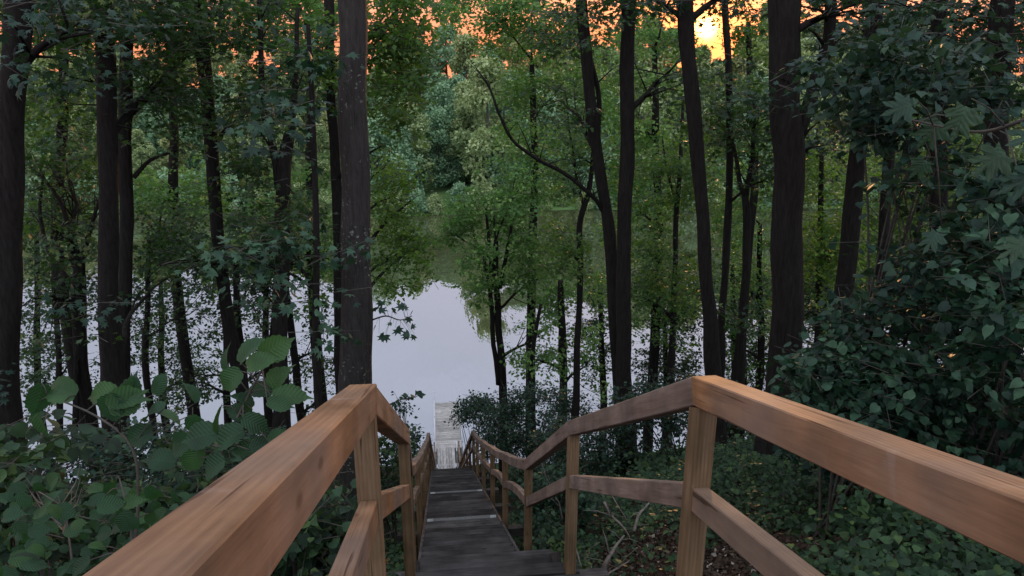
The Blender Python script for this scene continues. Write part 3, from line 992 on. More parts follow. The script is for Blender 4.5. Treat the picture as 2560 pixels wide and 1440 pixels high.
# --- big trunks on the slope
tree('tree', 'thick dark trunk cut by the left edge of the view', 9, [(42, 0, 62), (30, 400, 58), (24, 750, 52), (24, 1080, 56)],
     [(60, -60, 260, 220, .5), (-120, 820, 140, 1000, .5, -1)], 'leaf_dark', .09, up=6, group=GN)
tree('tree', 'straight dark trunk, thicker one of the close pair at left', 12, [(255, 0, 48), (266, 350, 46), (272, 700, 46), (278, 900, 54), (292, 1100, 66)],
     [(60, -100, 460, 110, 1.3), (330, 60, 480, 330, .7, 1), (300, 620, 420, 800, .35, 1)], 'leaf_mid', .09, up=7, group=GN)
tree('tree', 'slimmer dark trunk just right of the thicker one of the close pair at left', 13.5, [(318, 40, 28), (312, 350, 30), (314, 650, 32), (305, 900, 34), (305, 1080, 40)],
     [(330, 90, 520, 420, .7), (150, 120, 300, 300, .5, 1)], 'leaf_mid', .09, up=6, group=GN,
     forks=[[(332, 445, 12, 0), (380, 400, 9, .2), (440, 375, 6, .5)]])
tree('tree', 'dark trunk leaning left as it rises, left of the middle of the left half', 15, [(478, 0, 36), (508, 180, 34), (528, 380, 32), (545, 600, 30), (575, 800, 34), (605, 980, 34), (618, 1090, 44)],
     [(360, -100, 680, 130, 1.3), (560, 180, 740, 420, .6, 1), (380, 560, 560, 720, .6)], 'leaf_mid', .10, up=6, group=GN)
tree('tree', 'dark trunk that forks half way up, left of the big grey trunk', 14, [(722, 330, 20), (712, 430, 36), (705, 600, 40), (700, 800, 36), (703, 1000, 40), (705, 1090, 46)],
     [(560, 380, 860, 560, .8), (600, 120, 800, 330, .8, 1)], 'leaf_mid', .10, group=GN,
     forks=[[(702, 470, 26, 0), (682, 380, 20, .1), (660, 260, 16, .3), (650, 100, 13, .4), (646, -80, 10, .4)], [(712, 430, 20, 0), (724, 380, 18, 0), (740, 200, 13, -.2), (745, 20, 10, -.2)]])
tree('tree', 'narrow dark trunk almost touching the left side of the big grey trunk', 17, [(822, 0, 24), (826, 200, 24), (838, 420, 26), (846, 600, 24), (850, 900, 28)],
     [(930, -80, 1060, 330, 1.5), (880, -40, 1090, 120, .9, 1), (740, 20, 860, 240, .8), (930, 300, 1010, 380, .5)], 'leaf_mid', .11, up=5, group=GN)
tree('tree', 'big straight grey trunk with pale lichen flecks rising behind the left handrail', 8.6, [(882, 0, 72), (884, 300, 72), (888, 600, 74), (890, 850, 78), (888, 1000, 82), (880, 1200, 84)],
     [], 'leaf_mid', .10, bark='bark_grey', up=8, group=GN)
tree('tree', 'long curved dark trunk with a bare limb reaching up to the left', 14, [(1452, 0, 28), (1466, 130, 28), (1480, 260, 27), (1496, 400, 29), (1518, 560, 30), (1532, 720, 28), (1544, 900, 30), (1562, 1080, 44), (1575, 1180, 56)],
     [(1330, -90, 1540, 130, .9), (1360, 130, 1470, 330, .5, 1)], 'leaf_mid', .09, up=5, group=GN,
     forks=[[(1512, 532, 13, 0), (1478, 488, 11, -.2), (1420, 440, 10, -.4), (1350, 400, 9, -.6), (1280, 350, 7, -.8), (1245, 280, 7, -.9), (1225, 220, 5, -.9), (1190, 170, 3, -.9)],
            [(1497, 330, 14, 0), (1496, 230, 12, .1), (1478, 150, 10, .2)]])
tree('tree', 'straight dark trunk standing against the long curved one', 13.6, [(1570, 0, 34), (1568, 250, 34), (1566, 420, 36), (1558, 560, 34), (1560, 800, 38), (1562, 1000, 42), (1572, 1190, 56)],
     [(1480, -90, 1700, 60, .7), (1590, 100, 1720, 260, .5, 1)], 'leaf_mid', .09, up=6, group=GN)
tree('tree', 'dark trunk bowed to the left in front of the setting sun', 11.5, [(1712, 0, 42), (1722, 150, 38), (1734, 300, 35), (1752, 480, 34), (1764, 680, 34), (1778, 860, 36), (1790, 1060, 46)],
     [(1600, -80, 1720, 20, .5), (1790, -80, 1960, 60, .6)], 'leaf_dark', .09, up=6, group=GN)
tree('tree', 'thin sinuous dark trunk right of the sunlit trunk', 14.5, [(1812, 0, 16), (1820, 150, 16), (1824, 400, 18), (1818, 600, 18), (1806, 760, 18), (1800, 940, 22)],
     [(1730, 150, 1910, 350, .8), (1820, 380, 1930, 480, .5)], 'leaf_mid', .09, up=4, group=GN)
tree('tree', 'slender trunk with a narrow V fork near its top, left of the widest right trunk', 14, [(1862, 490, 16), (1868, 560, 20), (1862, 720, 20), (1850, 930, 22)],
     [(1800, 230, 1960, 420, .8), (1800, 700, 1940, 820, .4)], 'leaf_mid', .09, group=GN,
     forks=[[(1864, 500, 14, 0), (1846, 430, 12, 0), (1832, 360, 9, .2), (1822, 280, 7, .3)], [(1864, 500, 15, 0), (1878, 420, 12, 0), (1885, 340, 9, 0), (1890, 250, 6, .2)]])
tree('tree', 'widest dark trunk of the right half with one heavy limb forking right', 9.5, [(1964, 0, 80), (1966, 250, 76), (1972, 400, 76), (1966, 650, 72), (1962, 850, 76), (1956, 980, 82), (1942, 1180, 104)],
     [(1900, 130, 2050, 330, .5, -1.2), (2010, -60, 2200, 60, .7)], 'leaf_dark', .09, bark='bark', up=7, group=GN,
     forks=[[(1972, 470, 26, .12), (1984, 390, 34, .1), (2008, 300, 34, .05), (2036, 210, 32, .1), (2066, 120, 30, .2), (2080, 0, 30, .2), (2088, -120, 26, .2)]])
tree('tree', 'dark trunk leaning right above the leafy bush', 11, [(2180, 120, 44), (2160, 300, 44), (2142, 450, 42), (2124, 620, 42), (2104, 800, 44), (2090, 950, 50)],
     [(2060, 180, 2210, 400, .8), (2080, -80, 2300, 120, .7, 1)], 'leaf_dark', .09, up=5, group=GN)
tree('tree', 'slimmer trunk leaning right, second behind the leafy bush', 13.5, [(2240, 100, 24), (2230, 300, 26), (2216, 480, 26), (2206, 640, 26), (2196, 800, 30)],
     [(2140, 0, 2330, 260, .7)], 'leaf_dark', .09, up=5, group=GN)
tree('tree', 'upright dark trunk deep in shade near the right edge', 10.5, [(2352, 0, 34), (2352, 250, 38), (2346, 480, 40), (2344, 700, 44)],
     [(2260, -80, 2600, 260, 1.0)], 'leaf_dark', .09, up=5, group=GN)
tree('tree', 'far right dark trunk partly covered by near maple leaves', 8.5, [(2500, -20, 54), (2490, 300, 54), (2480, 700, 58)],
     [(2380, -120, 2700, 120, .9)], 'leaf_dark', .10, up=5, group=GN)

# --- smaller trees lower down
GS = 'young trees near the shore'
tree('tree', 'many-stemmed small tree forking wide at left in front of the bright water', 15, [(198, 650, 26), (196, 760, 34), (202, 900, 30), (228, 1060, 30), (240, 1110, 34)],
     [(40, 480, 260, 640, .7), (60, 640, 260, 860, .5), (110, 330, 300, 470, .8, 1)], 'leaf_mid', .09, group=GS,
     forks=[[(196, 690, 18, 0), (178, 640, 16, 0), (168, 560, 13, 0), (150, 500, 9, 0), (90, 430, 6, .2), (45, 380, 4, .3)],
            [(196, 690, 18, 0), (214, 620, 13, 0), (232, 560, 10, -.2), (248, 500, 7, -.3)],
            [(196, 740, 16, 0), (160, 690, 14, .2), (120, 620, 12, .4), (100, 540, 9, .5), (112, 430, 6, .6)],
            [(150, 1100, 16, -.4), (146, 900, 14, -.4), (140, 780, 12, -.3), (132, 690, 8, -.2)],
            [(186, 1110, 16, -.4), (190, 960, 14, -.2), (196, 820, 14, 0)]])
tree('tree', 'very thin straight stem between the close pair and the leaning trunk', 17, [(372, 600, 9), (370, 760, 13), (366, 950, 16)],
     [(310, 520, 460, 680, .8), (380, 680, 560, 880, .5), (300, 760, 380, 900, .35)], 'leaf_mid', .09, group=GS,
     forks=[[(372, 640, 8, 0), (392, 590, 6, .1), (402, 540, 4, .2)]])
tree('tree', 'slim pole trunk close to the foot of the leaning trunk', 18, [(588, 640, 14), (595, 800, 17), (612, 960, 18)],
     [(470, 700, 640, 900, .5), (440, 860, 600, 980, .45)], 'leaf_mid', .09, group=GS)
tree('tree', 'thin stem leaning left just before the bright gap of water', 19, [(712, 700, 14), (724, 800, 18), (742, 950, 20), (756, 1060, 20)],
     [(620, 560, 760, 720, .8), (740, 780, 850, 960, .55), (760, 940, 860, 1040, .5)], 'leaf_mid', .09, group=GS)
tree('tree', 'pair of thin stems left of the thin leaning stem', 18.5, [(690, 700, 12), (680, 850, 16), (668, 1000, 20)],
     [(600, 640, 700, 800, .5)], 'leaf_mid', .09, group=GS)
tree('tree', 'slender forked tree with a full bright crown in the middle of the view', 24, [(1240, 600, 11), (1240, 700, 14), (1247, 820, 17), (1258, 980, 20)],
     [(1130, 470, 1340, 620, 1.2), (1100, 560, 1200, 640, .8), (1150, 640, 1260, 750, .9), (1270, 600, 1440, 800, 1.0), (1200, 380, 1420, 500, .7, 1), (1290, 790, 1400, 870, .5)], 'leaf_bright', .11, group=GS, thr=-.05,
     forks=[[(1238, 720, 13, 0), (1228, 660, 10, 0), (1222, 600, 8, 0), (1215, 520, 5, .2)], [(1250, 720, 13, 0), (1262, 660, 10, 0), (1272, 600, 8, 0), (1290, 520, 5, .2)], [(1246, 960, 14, 0), (1236, 880, 13, 0), (1230, 800, 12, 0), (1224, 720, 10, 0), (1205, 620, 7, .2)]])
tree('tree', 'thin bent stem with a side shoot left of the long curved trunk', 17, [(1484, 360, 8), (1474, 470, 12), (1450, 560, 15), (1452, 680, 15), (1444, 850, 15), (1440, 960, 18)],
     [(1370, 330, 1500, 480, .5), (1340, 560, 1460, 700, .8)], 'leaf_mid', .09, group=GS,
     forks=[[(1462, 520, 9, 0), (1440, 440, 7, 0), (1428, 350, 5, .1), (1418, 280, 3, .1)]])
tree('tree', 'short dark stem right of the slender forked tree in the middle', 22, [(1402, 700, 14), (1404, 820, 18), (1410, 960, 20)],
     [(1370, 700, 1480, 860, .8), (1380, 880, 1500, 980, .6), (1270, 860, 1400, 950, .5)], 'leaf_mid', .10, group=GS)
tree('tree', 'hair-thin stem just right of the slender forked tree in the middle', 21, [(1352, 760, 7), (1336, 850, 10), (1322, 980, 12)],
     [(1270, 800, 1400, 940, .6)], 'leaf_mid', .09, group=GS)
tree('tree', 'thin spindly tree between the straight trunk and the sunlit trunk', 18, [(1708, 240, 7), (1702, 400, 10), (1690, 560, 12), (1686, 720, 14), (1678, 930, 18)],
     [(1600, 330, 1760, 560, .8), (1590, 560, 1740, 760, .8), (1600, 790, 1740, 900, .5)], 'leaf_mid', .095, group=GS,
     forks=[[(1694, 520, 8, 0), (1668, 430, 6, .1), (1656, 350, 4, .2)], [(1682, 800, 9, 0), (1640, 760, 7, .2), (1608, 745, 4, .3)]])
tree('tree', 'leafy young tree filling the gap left of the widest right trunk', 22, [(1900, 560, 10), (1898, 700, 14), (1902, 900, 18)],
     [(1790, 400, 1940, 640, .8), (1800, 640, 1930, 800, .7), (1800, 820, 1930, 930, .5)], 'leaf_bright', .10, group=GS)
tree('tree', 'leafy young tree seen between the widest trunk and the trunk leaning right', 19, [(2054, 380, 10), (2050, 600, 14), (2044, 850, 18)],
     [(2000, 300, 2140, 520, .9), (2000, 520, 2140, 760, .9), (1990, 740, 2120, 860, .6)], 'leaf_yellow', .10, group=GS)
tree('tree', 'leafy young tree at the back right behind the bush', 20, [(2300, 380, 12), (2296, 600, 16), (2290, 850, 20)],
     [(2200, 250, 2440, 560, .9), (2200, 560, 2500, 900, .9), (2120, 480, 2260, 760, .7)], 'leaf_mid', .10, group=GS)
tree('tree', 'yellow-green drooping tree beside the right side of the big grey trunk', 19, [(900, 400, 14), (902, 700, 18), (905, 900, 22)],
     [(920, 430, 1040, 560, .9), (930, 560, 1080, 700, 1.0), (930, 380, 1020, 450, .6)], 'leaf_yellow', .10, group=GS, thr=-.02,
     forks=[[(902, 640, 12, 0), (960, 560, 8, 0), (1030, 500, 4, .2)], [(903, 740, 10, 0), (960, 680, 7, 0), (1030, 620, 4, .2)]])
tree('tree', 'leafy tree high in the middle reaching into the orange sky', 26, [(1330, 150, 12), (1336, 400, 18), (1330, 700, 22)],
     [(1090, -60, 1290, 75, 1.3), (1200, -40, 1420, 150, 1.2), (1240, 150, 1480, 380, .75), (1450, 60, 1720, 200, .6, -2)], 'leaf_mid', .12, group=GS, rad=.5)
tree('tree', 'leafy tree behind the two touching trunks reaching into the orange sky', 24, [(1636, 120, 14), (1640, 350, 18), (1644, 700, 22)],
     [(1590, -60, 1730, 140, .6), (1480, 180, 1700, 420, .7), (1490, 420, 1690, 640, .7), (1470, 640, 1700, 800, .6)], 'leaf_mid', .115, group=GS)
tree('tree', 'leafy tree just right of the sun with dark leaves against its glow', 20, [(1870, 60, 12), (1876, 200, 16), (1884, 480, 20)],
     [(1810, -60, 1960, 150, .75), (1740, 190, 1920, 380, .6)], 'leaf_mid', .10, group=GS)
tree('tree', 'broad leafy tree filling the top left corner', 18, [(160, 60, 18), (158, 300, 24), (150, 700, 30)],
     [(-40, -100, 330, 120, 1.3), (60, 150, 260, 430, .55), (40, 420, 260, 560, .6)], 'leaf_mid', .10, group=GS)
tree('tree', 'broad leafy tree behind the leaning trunk at left', 22, [(430, 60, 18), (436, 300, 22), (440, 700, 26)],
     [(330, 20, 560, 180, .6), (330, 380, 560, 560, .8), (380, 560, 620, 700, .8)], 'leaf_mid', .11, group=GS)
tree('tree', 'broad leafy tree between the leaning trunk and the big grey trunk', 21, [(770, 40, 18), (776, 300, 22), (780, 700, 26)],
     [(560, -100, 860, 120, 1.4), (640, 380, 860, 560, .7), (740, 560, 860, 760, .7), (560, 560, 760, 700, .8)], 'leaf_mid', .11, group=GS)
tree('tree', 'young maple with large leaves hanging left of the big grey trunk', 7.8, [(770, 60, 10), (782, 300, 13), (790, 600, 16), (796, 1000, 20)],
     [(610, 210, 780, 390, .75), (700, 60, 850, 200, .5), (620, 560, 850, 720, .7), (500, 580, 700, 700, .5), (740, 690, 860, 830, .6)], 'leaf_bush', .12, T=T_MAPLOW, nl=12, rad=.34, group=GS, thr=-.3, depth=.6)

# --- background trees on the shore flats filling left side water silhouettes
for lab, Y, px, bx in [
    ('low leafy shore tree at the far left in front of the lake', 25, 90, [(0, 560, 160, 700, .6), (40, 700, 200, 900, .55), (60, 900, 180, 1030, .5)]),
    ('low leafy shore tree between the close pair and the thin stem', 27, 400, [(320, 640, 480, 800, .5), (330, 800, 480, 1000, .6), (400, 900, 520, 1040, .4)]),
    ('low leafy shore tree right of the leaning trunk at the waterline', 26, 660, [(560, 700, 700, 860, .35), (560, 500, 760, 640, .6)]),
    ('low leafy shore tree behind the two touching trunks at the waterline', 27, 1500, [(1420, 780, 1560, 940, .6), (1460, 680, 1560, 780, .5)]),
    ('low leafy shore tree right of the two touching trunks', 26, 1660, [(1590, 760, 1740, 900, .6), (1600, 880, 1760, 1000, .8)]),
    ('low leafy shore tree seen just right of the sinuous trunk', 25, 1830, [(1600, 640, 1800, 800, .5), (1790, 700, 1960, 900, .5)]),
    ('low leafy shore tree right of the widest trunk by the water', 24, 2060, [(1990, 560, 2150, 800, .7), (2000, 780, 2140, 960, .7)]),
    ('low leafy shore tree left of the thin leaning stem', 24, 560, [(420, 640, 600, 800, .4), (620, 820, 860, 960, .4), (420, 860, 560, 980, .4)]),
    ('low leafy shore tree under the many-stemmed tree', 22, 200, [(60, 640, 340, 820, .4), (60, 830, 320, 980, .45)]),
    ('low leafy shore tree under the leafy gap tree at right', 26, 1850, [(1780, 820, 1940, 980, .8), (1780, 640, 1930, 760, .5)])]:
    y0 = min(b[1] for b in bx)
    tree('tree', lab, Y, [(px, y0 + 20, 9), (px + 4, y0 + 160, 13), (px + 8, 1020, 18)], [(a, b, c, d, e * 1.9) for a, b, c, d, e in bx], 'leaf_silhouette', .10, group='low shore trees', nl=22)  # dark leaf colour paints the silhouette against the bright water

# ------------------------------------------------------------------ shrubs
def shrub(name, label, c, radii, cover, leaf, lsize, T, nl=12, rad=.22, group=None, cat='bush', thr=-.2, stems=9, tilt=.45, shell=True):
    x, Y = c[0], c[1]
    gz = ground(x, Y)
    cz = c[2] if len(c) > 2 else gz + radii[2] * .75
    root = thing(name, (x, Y, gz), label, cat, group)
    area = math.pi * (radii[0] * radii[2] + radii[0] * radii[1])
    n = int(area * cover / (nl * lsize * lsize * .3))
    cs = []
    tries = 0
    while len(cs) < n and tries < 8 * n:
        tries += 1
        v = Vector((random.gauss(0, 1), random.gauss(0, 1), random.gauss(0, 1))).normalized()
        r = random.uniform(.55, 1.08) if shell else random.uniform(0, 1) ** .4
        q = Vector((x + v.x * radii[0] * r, Y + v.y * radii[1] * r, cz + v.z * radii[2] * r))
        if mnoise.noise(q * 1.7) < thr: continue
        if q.z < ground(q.x, q.y) + .05: continue
        if abs(q.x - .3) < .78 and q.z < tz(q.y) + 1.6 and q.y < 31: continue
        cs.append(tuple(q))
    cs = np.array(cs)
    mb = MB()
    for q in cs[rng.choice(len(cs), min(stems, len(cs)), replace=False)]:
        a = Vector((x + random.uniform(-.2, .2), Y + random.uniform(-.2, .2), gz - .1))
        e_ = Vector(q)
        mid = a.lerp(e_, .55) + Vector((0, 0, .15 * (e_ - a).length))
        pp, r_ = smooth_path([a, mid, e_], [.016, .011, .005], 4)
        mb.tube(pp, r_, 5)
    mb.build('stem', M['stem'], root, True)
    me = leaf_mesh('foliage', spray_parts(cs, rad, nl, lsize, T, tilt=tilt), [M[leaf], M['stem']], root.location)
    link_mesh('foliage', me, root)
    return root

def at(px, py, Y):
    q = P(px, py, Y)
    return (q.x, Y, q.z)

# right-hand wall of leaves
GB = 'leafy bushes along the right side'
shrub('linden_bush', 'big teal-green bush of heart-shaped leaves right of the widest trunk', at(2330, 920, 6.2), (1.25, .9, .95), 1.6, 'leaf_bush', .085, T_HEART, 12, .24, GB)
shrub('linden_bush', 'lower lobe of heart-shaped leaves hanging over the right handrail', at(2160, 960, 5.6), (.62, .6, .32), 1.6, 'leaf_bush', .08, T_HEART, 12, .22, GB)
shrub('linden_bush', 'upper spray of teal leaves high at right under the dark canopy', at(2270, 210, 6.6), (.80, .7, .55), 1.3, 'leaf_dark', .085, T_HEART, 12, .24, GB)
shrub('linden_bush', 'middle spray of teal leaves between the two leaning right trunks and the edge', at(2400, 560, 6.0), (.75, .7, .62), 1.2, 'leaf_dark', .085, T_HEART, 12, .24, GB)
shrub('linden_bush', 'dark bush at the right edge above the handrail', at(2560, 820, 5.0), (.8, .8, 1.3), 1.5, 'leaf_bush', .085, T_HEART, 12, .24, GB)
shrub('linden_bush', 'shaded low bush right of the widest trunk foot', at(2300, 1060, 7.0), (1.6, .8, .5), 1.6, 'leaf_dark', .08, T_HEART, 12, .24, GB)
# near maple branch (big leaves close to the lens)
def leafy_branch(name, label, pts, leaves, leaf, lsize, T, cat='branch', group=None, stem_r=.006):
    q = [P(a, b, c) for a, b, c in pts]
    root = thing(name, q[0], label, cat, group)
    pp, r_ = smooth_path(q, [stem_r * (1 - .6 * i / (len(q) - 1)) for i in range(len(q))], 5)
    mb = MB(); mb.tube(pp, r_, 6)
    pos, ds, nr = [], [], []
    szs = []
    for (px, py, Y, ang, s, *nn) in leaves:
        c = P(px, py, Y)
        d = Vector((math.cos(R(ang)), random.uniform(-.25, .25), math.sin(R(ang))))
        n_ = Vector(nn[0]) if nn else Vector((random.gauss(0, .55), -.6 + random.gauss(0, .35), .7))
        s_ = lsize * s
        st = c - d * (s_ * .5)
        near = min(pp, key=lambda p: (p - st).length)
        if (near - st).length < (.30 if len(leaves) < 60 else .14):
            mb.tube([near, near.lerp(st, .5) + Vector((0, 0, .01)), st], [.0022, .0018, .0015], 5)
        pos.append(st); ds.append(d); nr.append(n_); szs.append(s_)
    mb.build('stem', M['stem'], root, True)
    V, Fc, rn = place_leaves(T, np.array(pos), np.array(ds), np.array(nr), np.array(szs), rng.uniform(.2, 1, len(pos)))
    me = leaf_mesh('foliage', [(V, Fc, rn, 0)], [M[leaf]], root.location)
    au = me.attributes.new('leafuv', 'FLOAT_VECTOR', 'POINT'); au.data.foreach_set('vector', np.tile(T[0], (len(pos), 1)).astype(np.float32).ravel())
    link_mesh('foliage', me, root)
    return root

rl = random.Random(11)
lv = [(2250, 270, 1.7, 200, 1), (2370, 205, 1.6, 190, 1.1), (2330, 330, 1.8, 235, 1.2), (2400, 300, 1.6, 250, 1.2), (2520, 260, 1.5, 170, 1.2), (2480, 400, 1.6, 215, 1.2),
      (2560, 450, 1.5, 200, 1.2), (2420, 560, 1.7, 210, 1.1), (2330, 600, 1.8, 230, 1), (2540, 620, 1.5, 200, 1.1), (2460, 180, 1.7, 150, 1), (2540, 120, 1.6, 120, 1), (2580, 340, 1.4, 190, 1.1),
      (2470, 700, 1.7, 200, 1), (2580, 760, 1.5, 230, 1), (2300, 420, 1.9, 240, .9)]
leafy_branch('maple_branch', 'dim maple branch with large lobed leaves close by at the right edge', [(2700, 250, 1.5), (2560, 300, 1.55), (2440, 330, 1.65), (2280, 300, 1.8)], [l for i, l in enumerate(lv) if i % 3 != 1], 'maple_veined', .082, T_MAPLE)

rm = random.Random(5)
leafy_branch('maple_branch', 'dark leafy twig crossing the open water just right of the big grey trunk', [(930, 800, 8.6), (965, 790, 8.5), (1000, 800, 8.4), (1030, 790, 8.3)],
             [(rm.uniform(935, 1040), rm.uniform(755, 850), 8.4, rm.uniform(180, 360), rm.uniform(.7, 1.3)) for _ in range(20)], 'leaf_dark', .11, T_MAPLOW, stem_r=.012)
leafy_branch('leafy_twig', 'dark leafy twig sticking out over the water left of the dock', [(975, 1010, 10), (1000, 1000, 10), (1030, 995, 10), (1055, 985, 10)],
             [(a, 1003 - (a - 975) * .2 + rm.uniform(-9, 12), 10, rm.uniform(-40, 220), rm.uniform(.7, 1.2)) for a in range(980, 1062, 6)], 'leaf_dark', .075, T_HEART, stem_r=.008)
# hazel spray in the left foreground
lv = [(690, 870, 1.9, 20, 1.05), (628, 872, 1.95, 50, 1.15), (566, 905, 2.0, 110, 1.0), (650, 905, 1.85, 25, .9), (575, 950, 1.9, 215, .9), (695, 945, 1.9, 60, .9), (648, 975, 1.95, 170, .9),
      (725, 990, 1.85, 5, 1.1), (700, 1010, 1.8, 340, .8), (610, 1000, 1.9, 120, .8), (596, 1030, 1.9, 150, .8), (545, 1050, 1.9, 250, 1.1), (570, 1095, 1.85, 200, 1.1), (640, 1060, 1.8, 330, .9),
      (660, 1110, 1.8, 20, .9), (615, 1120, 1.85, 180, .9), (700, 1095, 1.75, 20, .8), (500, 1090, 1.9, 190, 1.2), (450, 1110, 1.95, 190, 1.2), (480, 1150, 1.9, 230, 1), (400, 1150, 2.0, 170, 1.1),
      (330, 975, 2.2, 80, 1.1), (315, 1000, 2.1, 20, 1.2), (255, 985, 2.3, 180, 1.1), (275, 1020, 2.1, 220, 1.1), (400, 960, 2.3, 60, .9), (480, 980, 2.2, 110, .8), (490, 1060, 2.1, 290, .8),
      (150, 975, 2.3, 160, 1.2), (95, 1000, 2.3, 250, 1.2), (100, 1060, 2.3, 280, 1.1), (380, 1030, 2.1, 200, 1), (420, 1040, 2.1, 340, 1), (345, 1090, 2.1, 200, 1.0), (530, 1170, 1.8, 210, 1)]
leafy_branch('hazel_bush', 'hazel shoots with broad toothed leaves in the left foreground beside the handrail', [(480, 1420, 1.7), (520, 1260, 1.75), (560, 1120, 1.85), (610, 1010, 1.9), (680, 880, 1.9)], lv[:23], 'hazel_veined', .080, T_HAZEL, cat='bush', group=None)
leafy_branch('hazel_bush', 'hazel shoots with broad leaves at the far left over the water', [(330, 1420, 2.0), (345, 1260, 2.05), (330, 1120, 2.1), (240, 1040, 2.2), (120, 990, 2.3)], lv[21:], 'hazel_veined', .085, T_HAZEL, cat='bush', group=None)
lv = [(rl.uniform(-20, 560), 0, rl.uniform(1.7, 2.6), rl.uniform(150, 390), rl.uniform(.6, 1.3)) for _ in range(150)]
lv = [(a, rl.uniform(1170 + a * .12, 1440), c, d, e) for a, _, c, d, e in lv]
leafy_branch('hazel_bush', 'low dense hazel leaves at the bottom left under the shoots', [(300, 1500, 1.7), (330, 1350, 1.8), (300, 1200, 2.0)], lv, 'hazel_veined', .052, T_HAZEL, cat='bush', group=None)

GL = 'undergrowth bushes on the left slope'
shrub('leafy_bush', 'bright green leafy bush at the left edge below the thick trunk', at(20, 1240, 3.4), (.40, .5, .30), 1.3, 'leaf_herb', .07, T_HEART, 10, .2, GL)
shrub('leafy_bush', 'round shady bush in the middle of the left slope', at(430, 1250, 4.4), (.9, .6, .34), 1.4, 'leaf_herb', .07, T_HEART, 12, .2, GL)
shrub('leafy_bush', 'shady bush tucked against the near left handrail', at(680, 1280, 4.2), (.45, .5, .34), 1.5, 'leaf_dark', .07, T_HEART, 12, .2, GL)
shrub('leafy_bush', 'dense bush below the near left handrail post', at(790, 1400, 3.6), (.40, .4, .42), 1.6, 'leaf_herb', .06, T_HEART, 12, .18, GL)
shrub('leafy_bush', 'bright bush seen between the first two left posts', at(960, 1180, 9.5), (.5, .5, .6), 1.3, 'leaf_herb', .07, T_HEART, 12, .22, GL)
shrub('leafy_bush', 'small bush left of the stairs in front of the dock', at(1020, 1130, 17), (.45, .8, .55), 1.3, 'leaf_bush', .08, T_SIMPLE, 16, .3, GL)
shrub('leafy_bush', 'twiggy shrub with few leaves before the open water left of the dock', at(1005, 1005, 17), (.34, .4, .10), .5, 'leaf_dark', .09, T_SIMPLE, 10, .3, GL, thr=.3)
shrub('leafy_bush', 'dark undergrowth bush at the foot of the close pair of trunks', at(300, 1170, 8), (1.5, .8, .34), 1.5, 'leaf_dark', .075, T_SIMPLE, 16, .25, GL)
shrub('leafy_bush', 'dark undergrowth bush at the foot of the leaning trunk', at(640, 1160, 9.5), (1.3, .8, .36), 1.5, 'leaf_dark', .075, T_SIMPLE, 16, .25, GL)
GR = 'bushes beside the lower stairs'
shrub('leafy_bush', 'large dark green bush leaning over the dock from the right', at(1340, 1060, 17.5), (1.5, 1.2, .95), 1.7, 'leaf_bush', .075, T_SIMPLE, 18, .3, GR)
shrub('leafy_bush', 'feathery green bush beside the dock, lower left part of the big bush', at(1215, 1065, 18.5), (.95, .9, .85), 1.3, 'leaf_bush', .08, T_SIMPLE, 18, .3, GR)
shrub('leafy_bush', 'green bush in front of the two touching trunk feet', at(1470, 1110, 13), (1.0, .8, .55), 1.5, 'leaf_dark', .075, T_SIMPLE, 18, .28, GR)
shrub('leafy_bush', 'dark bush behind the highest right handrail joint', at(1700, 1010, 12.5), (1.3, .8, .5), 1.4, 'leaf_dark', .075, T_SIMPLE, 18, .28, GR)
shrub('leafy_bush', 'small bright bush behind the third right post', at(1380, 1260, 8.5), (.55, .5, .4), 1.4, 'leaf_bush', .06, T_HEART, 14, .2, GR)
shrub('leafy_bush', 'tall leafy bush at the shore between stairs and dock, right side', at(1190, 1030, 24), (.75, .8, .6), .8, 'leaf_bush', .09, T_SIMPLE, 14, .32, GR)
shrub('leafy_bush', 'small bush between the right posts close to the landing', at(1345, 1400, 6.2), (.35, .4, .3), 1.3, 'leaf_herb', .055, T_HEART, 14, .16, GR)

# ------------------------------------------------------------------ ground cover (stuff)
def cover(name, label, n, xr, yr, leaf, lsize, T, hmax, thr, cat, dens_pow=1.0, frq=.5, seed=0, excl=.75, flat=.55, mats=None):
    X = rng.uniform(xr[0], xr[1], n)
    Yv = yr[0] + (yr[1] - yr[0]) * rng.uniform(0, 1, n) ** dens_pow
    keep, Z = [], []
    for i in range(n):
        x, y = X[i], Yv[i]
        if abs(x - .3) < excl: continue
        if mnoise.noise(Vector((x * frq + seed, y * frq, seed))) < thr: continue
        keep.append(i)
        if leaf == 'leaf_herb' and 1.0 < x < 2.7 and 3.8 < y < 7.6 and random.random() < .82:
            keep.pop(); continue
        bump = max(0, mnoise.noise(Vector((x * 1.1, y * 1.1, 9.3 + seed)))) * hmax * 1.3
        Z.append(ground(x, y) + random.random() ** 1.3 * (hmax * .5 + bump) + .02)
    pos = np.stack([X[keep], Yv[keep], np.array(Z)], 1)
    m = len(pos)
    az = rng.uniform(0, 2 * np.pi, m)
    d = np.stack([np.cos(az), np.sin(az) - .3, rng.normal(-.15, .3, m)], 1)
    nr = np.stack([rng.normal(0, flat, m), rng.normal(-.25, flat, m), np.ones(m)], 1)
    tone = np.clip(rng.normal(.5, .25, m), 0, 1)
    V, Fc, rn = place_leaves(T, pos, d, nr, lsize * rng.uniform(.5, 1.3, m), tone)
    me = leaf_mesh(name, [(V, Fc, rn, 0)], [M[leaf]])
    o = link_mesh(name, me)
    return tag(o, label, cat, kind='stuff')
cover('undergrowth', 'low green herb leaves covering the near slope on both sides of the stairs', 120000, (-7, 9), (1.2, 11), 'leaf_herb', .058, T_HEART, .45, -.30, 'undergrowth', seed=1.5)
cover('undergrowth', 'low green leaves covering the lower slope down to the shore', 110000, (-24, 26), (9, 33), 'leaf_herb', .10, T_SIMPLE, .6, -.3, 'undergrowth', seed=4.5)
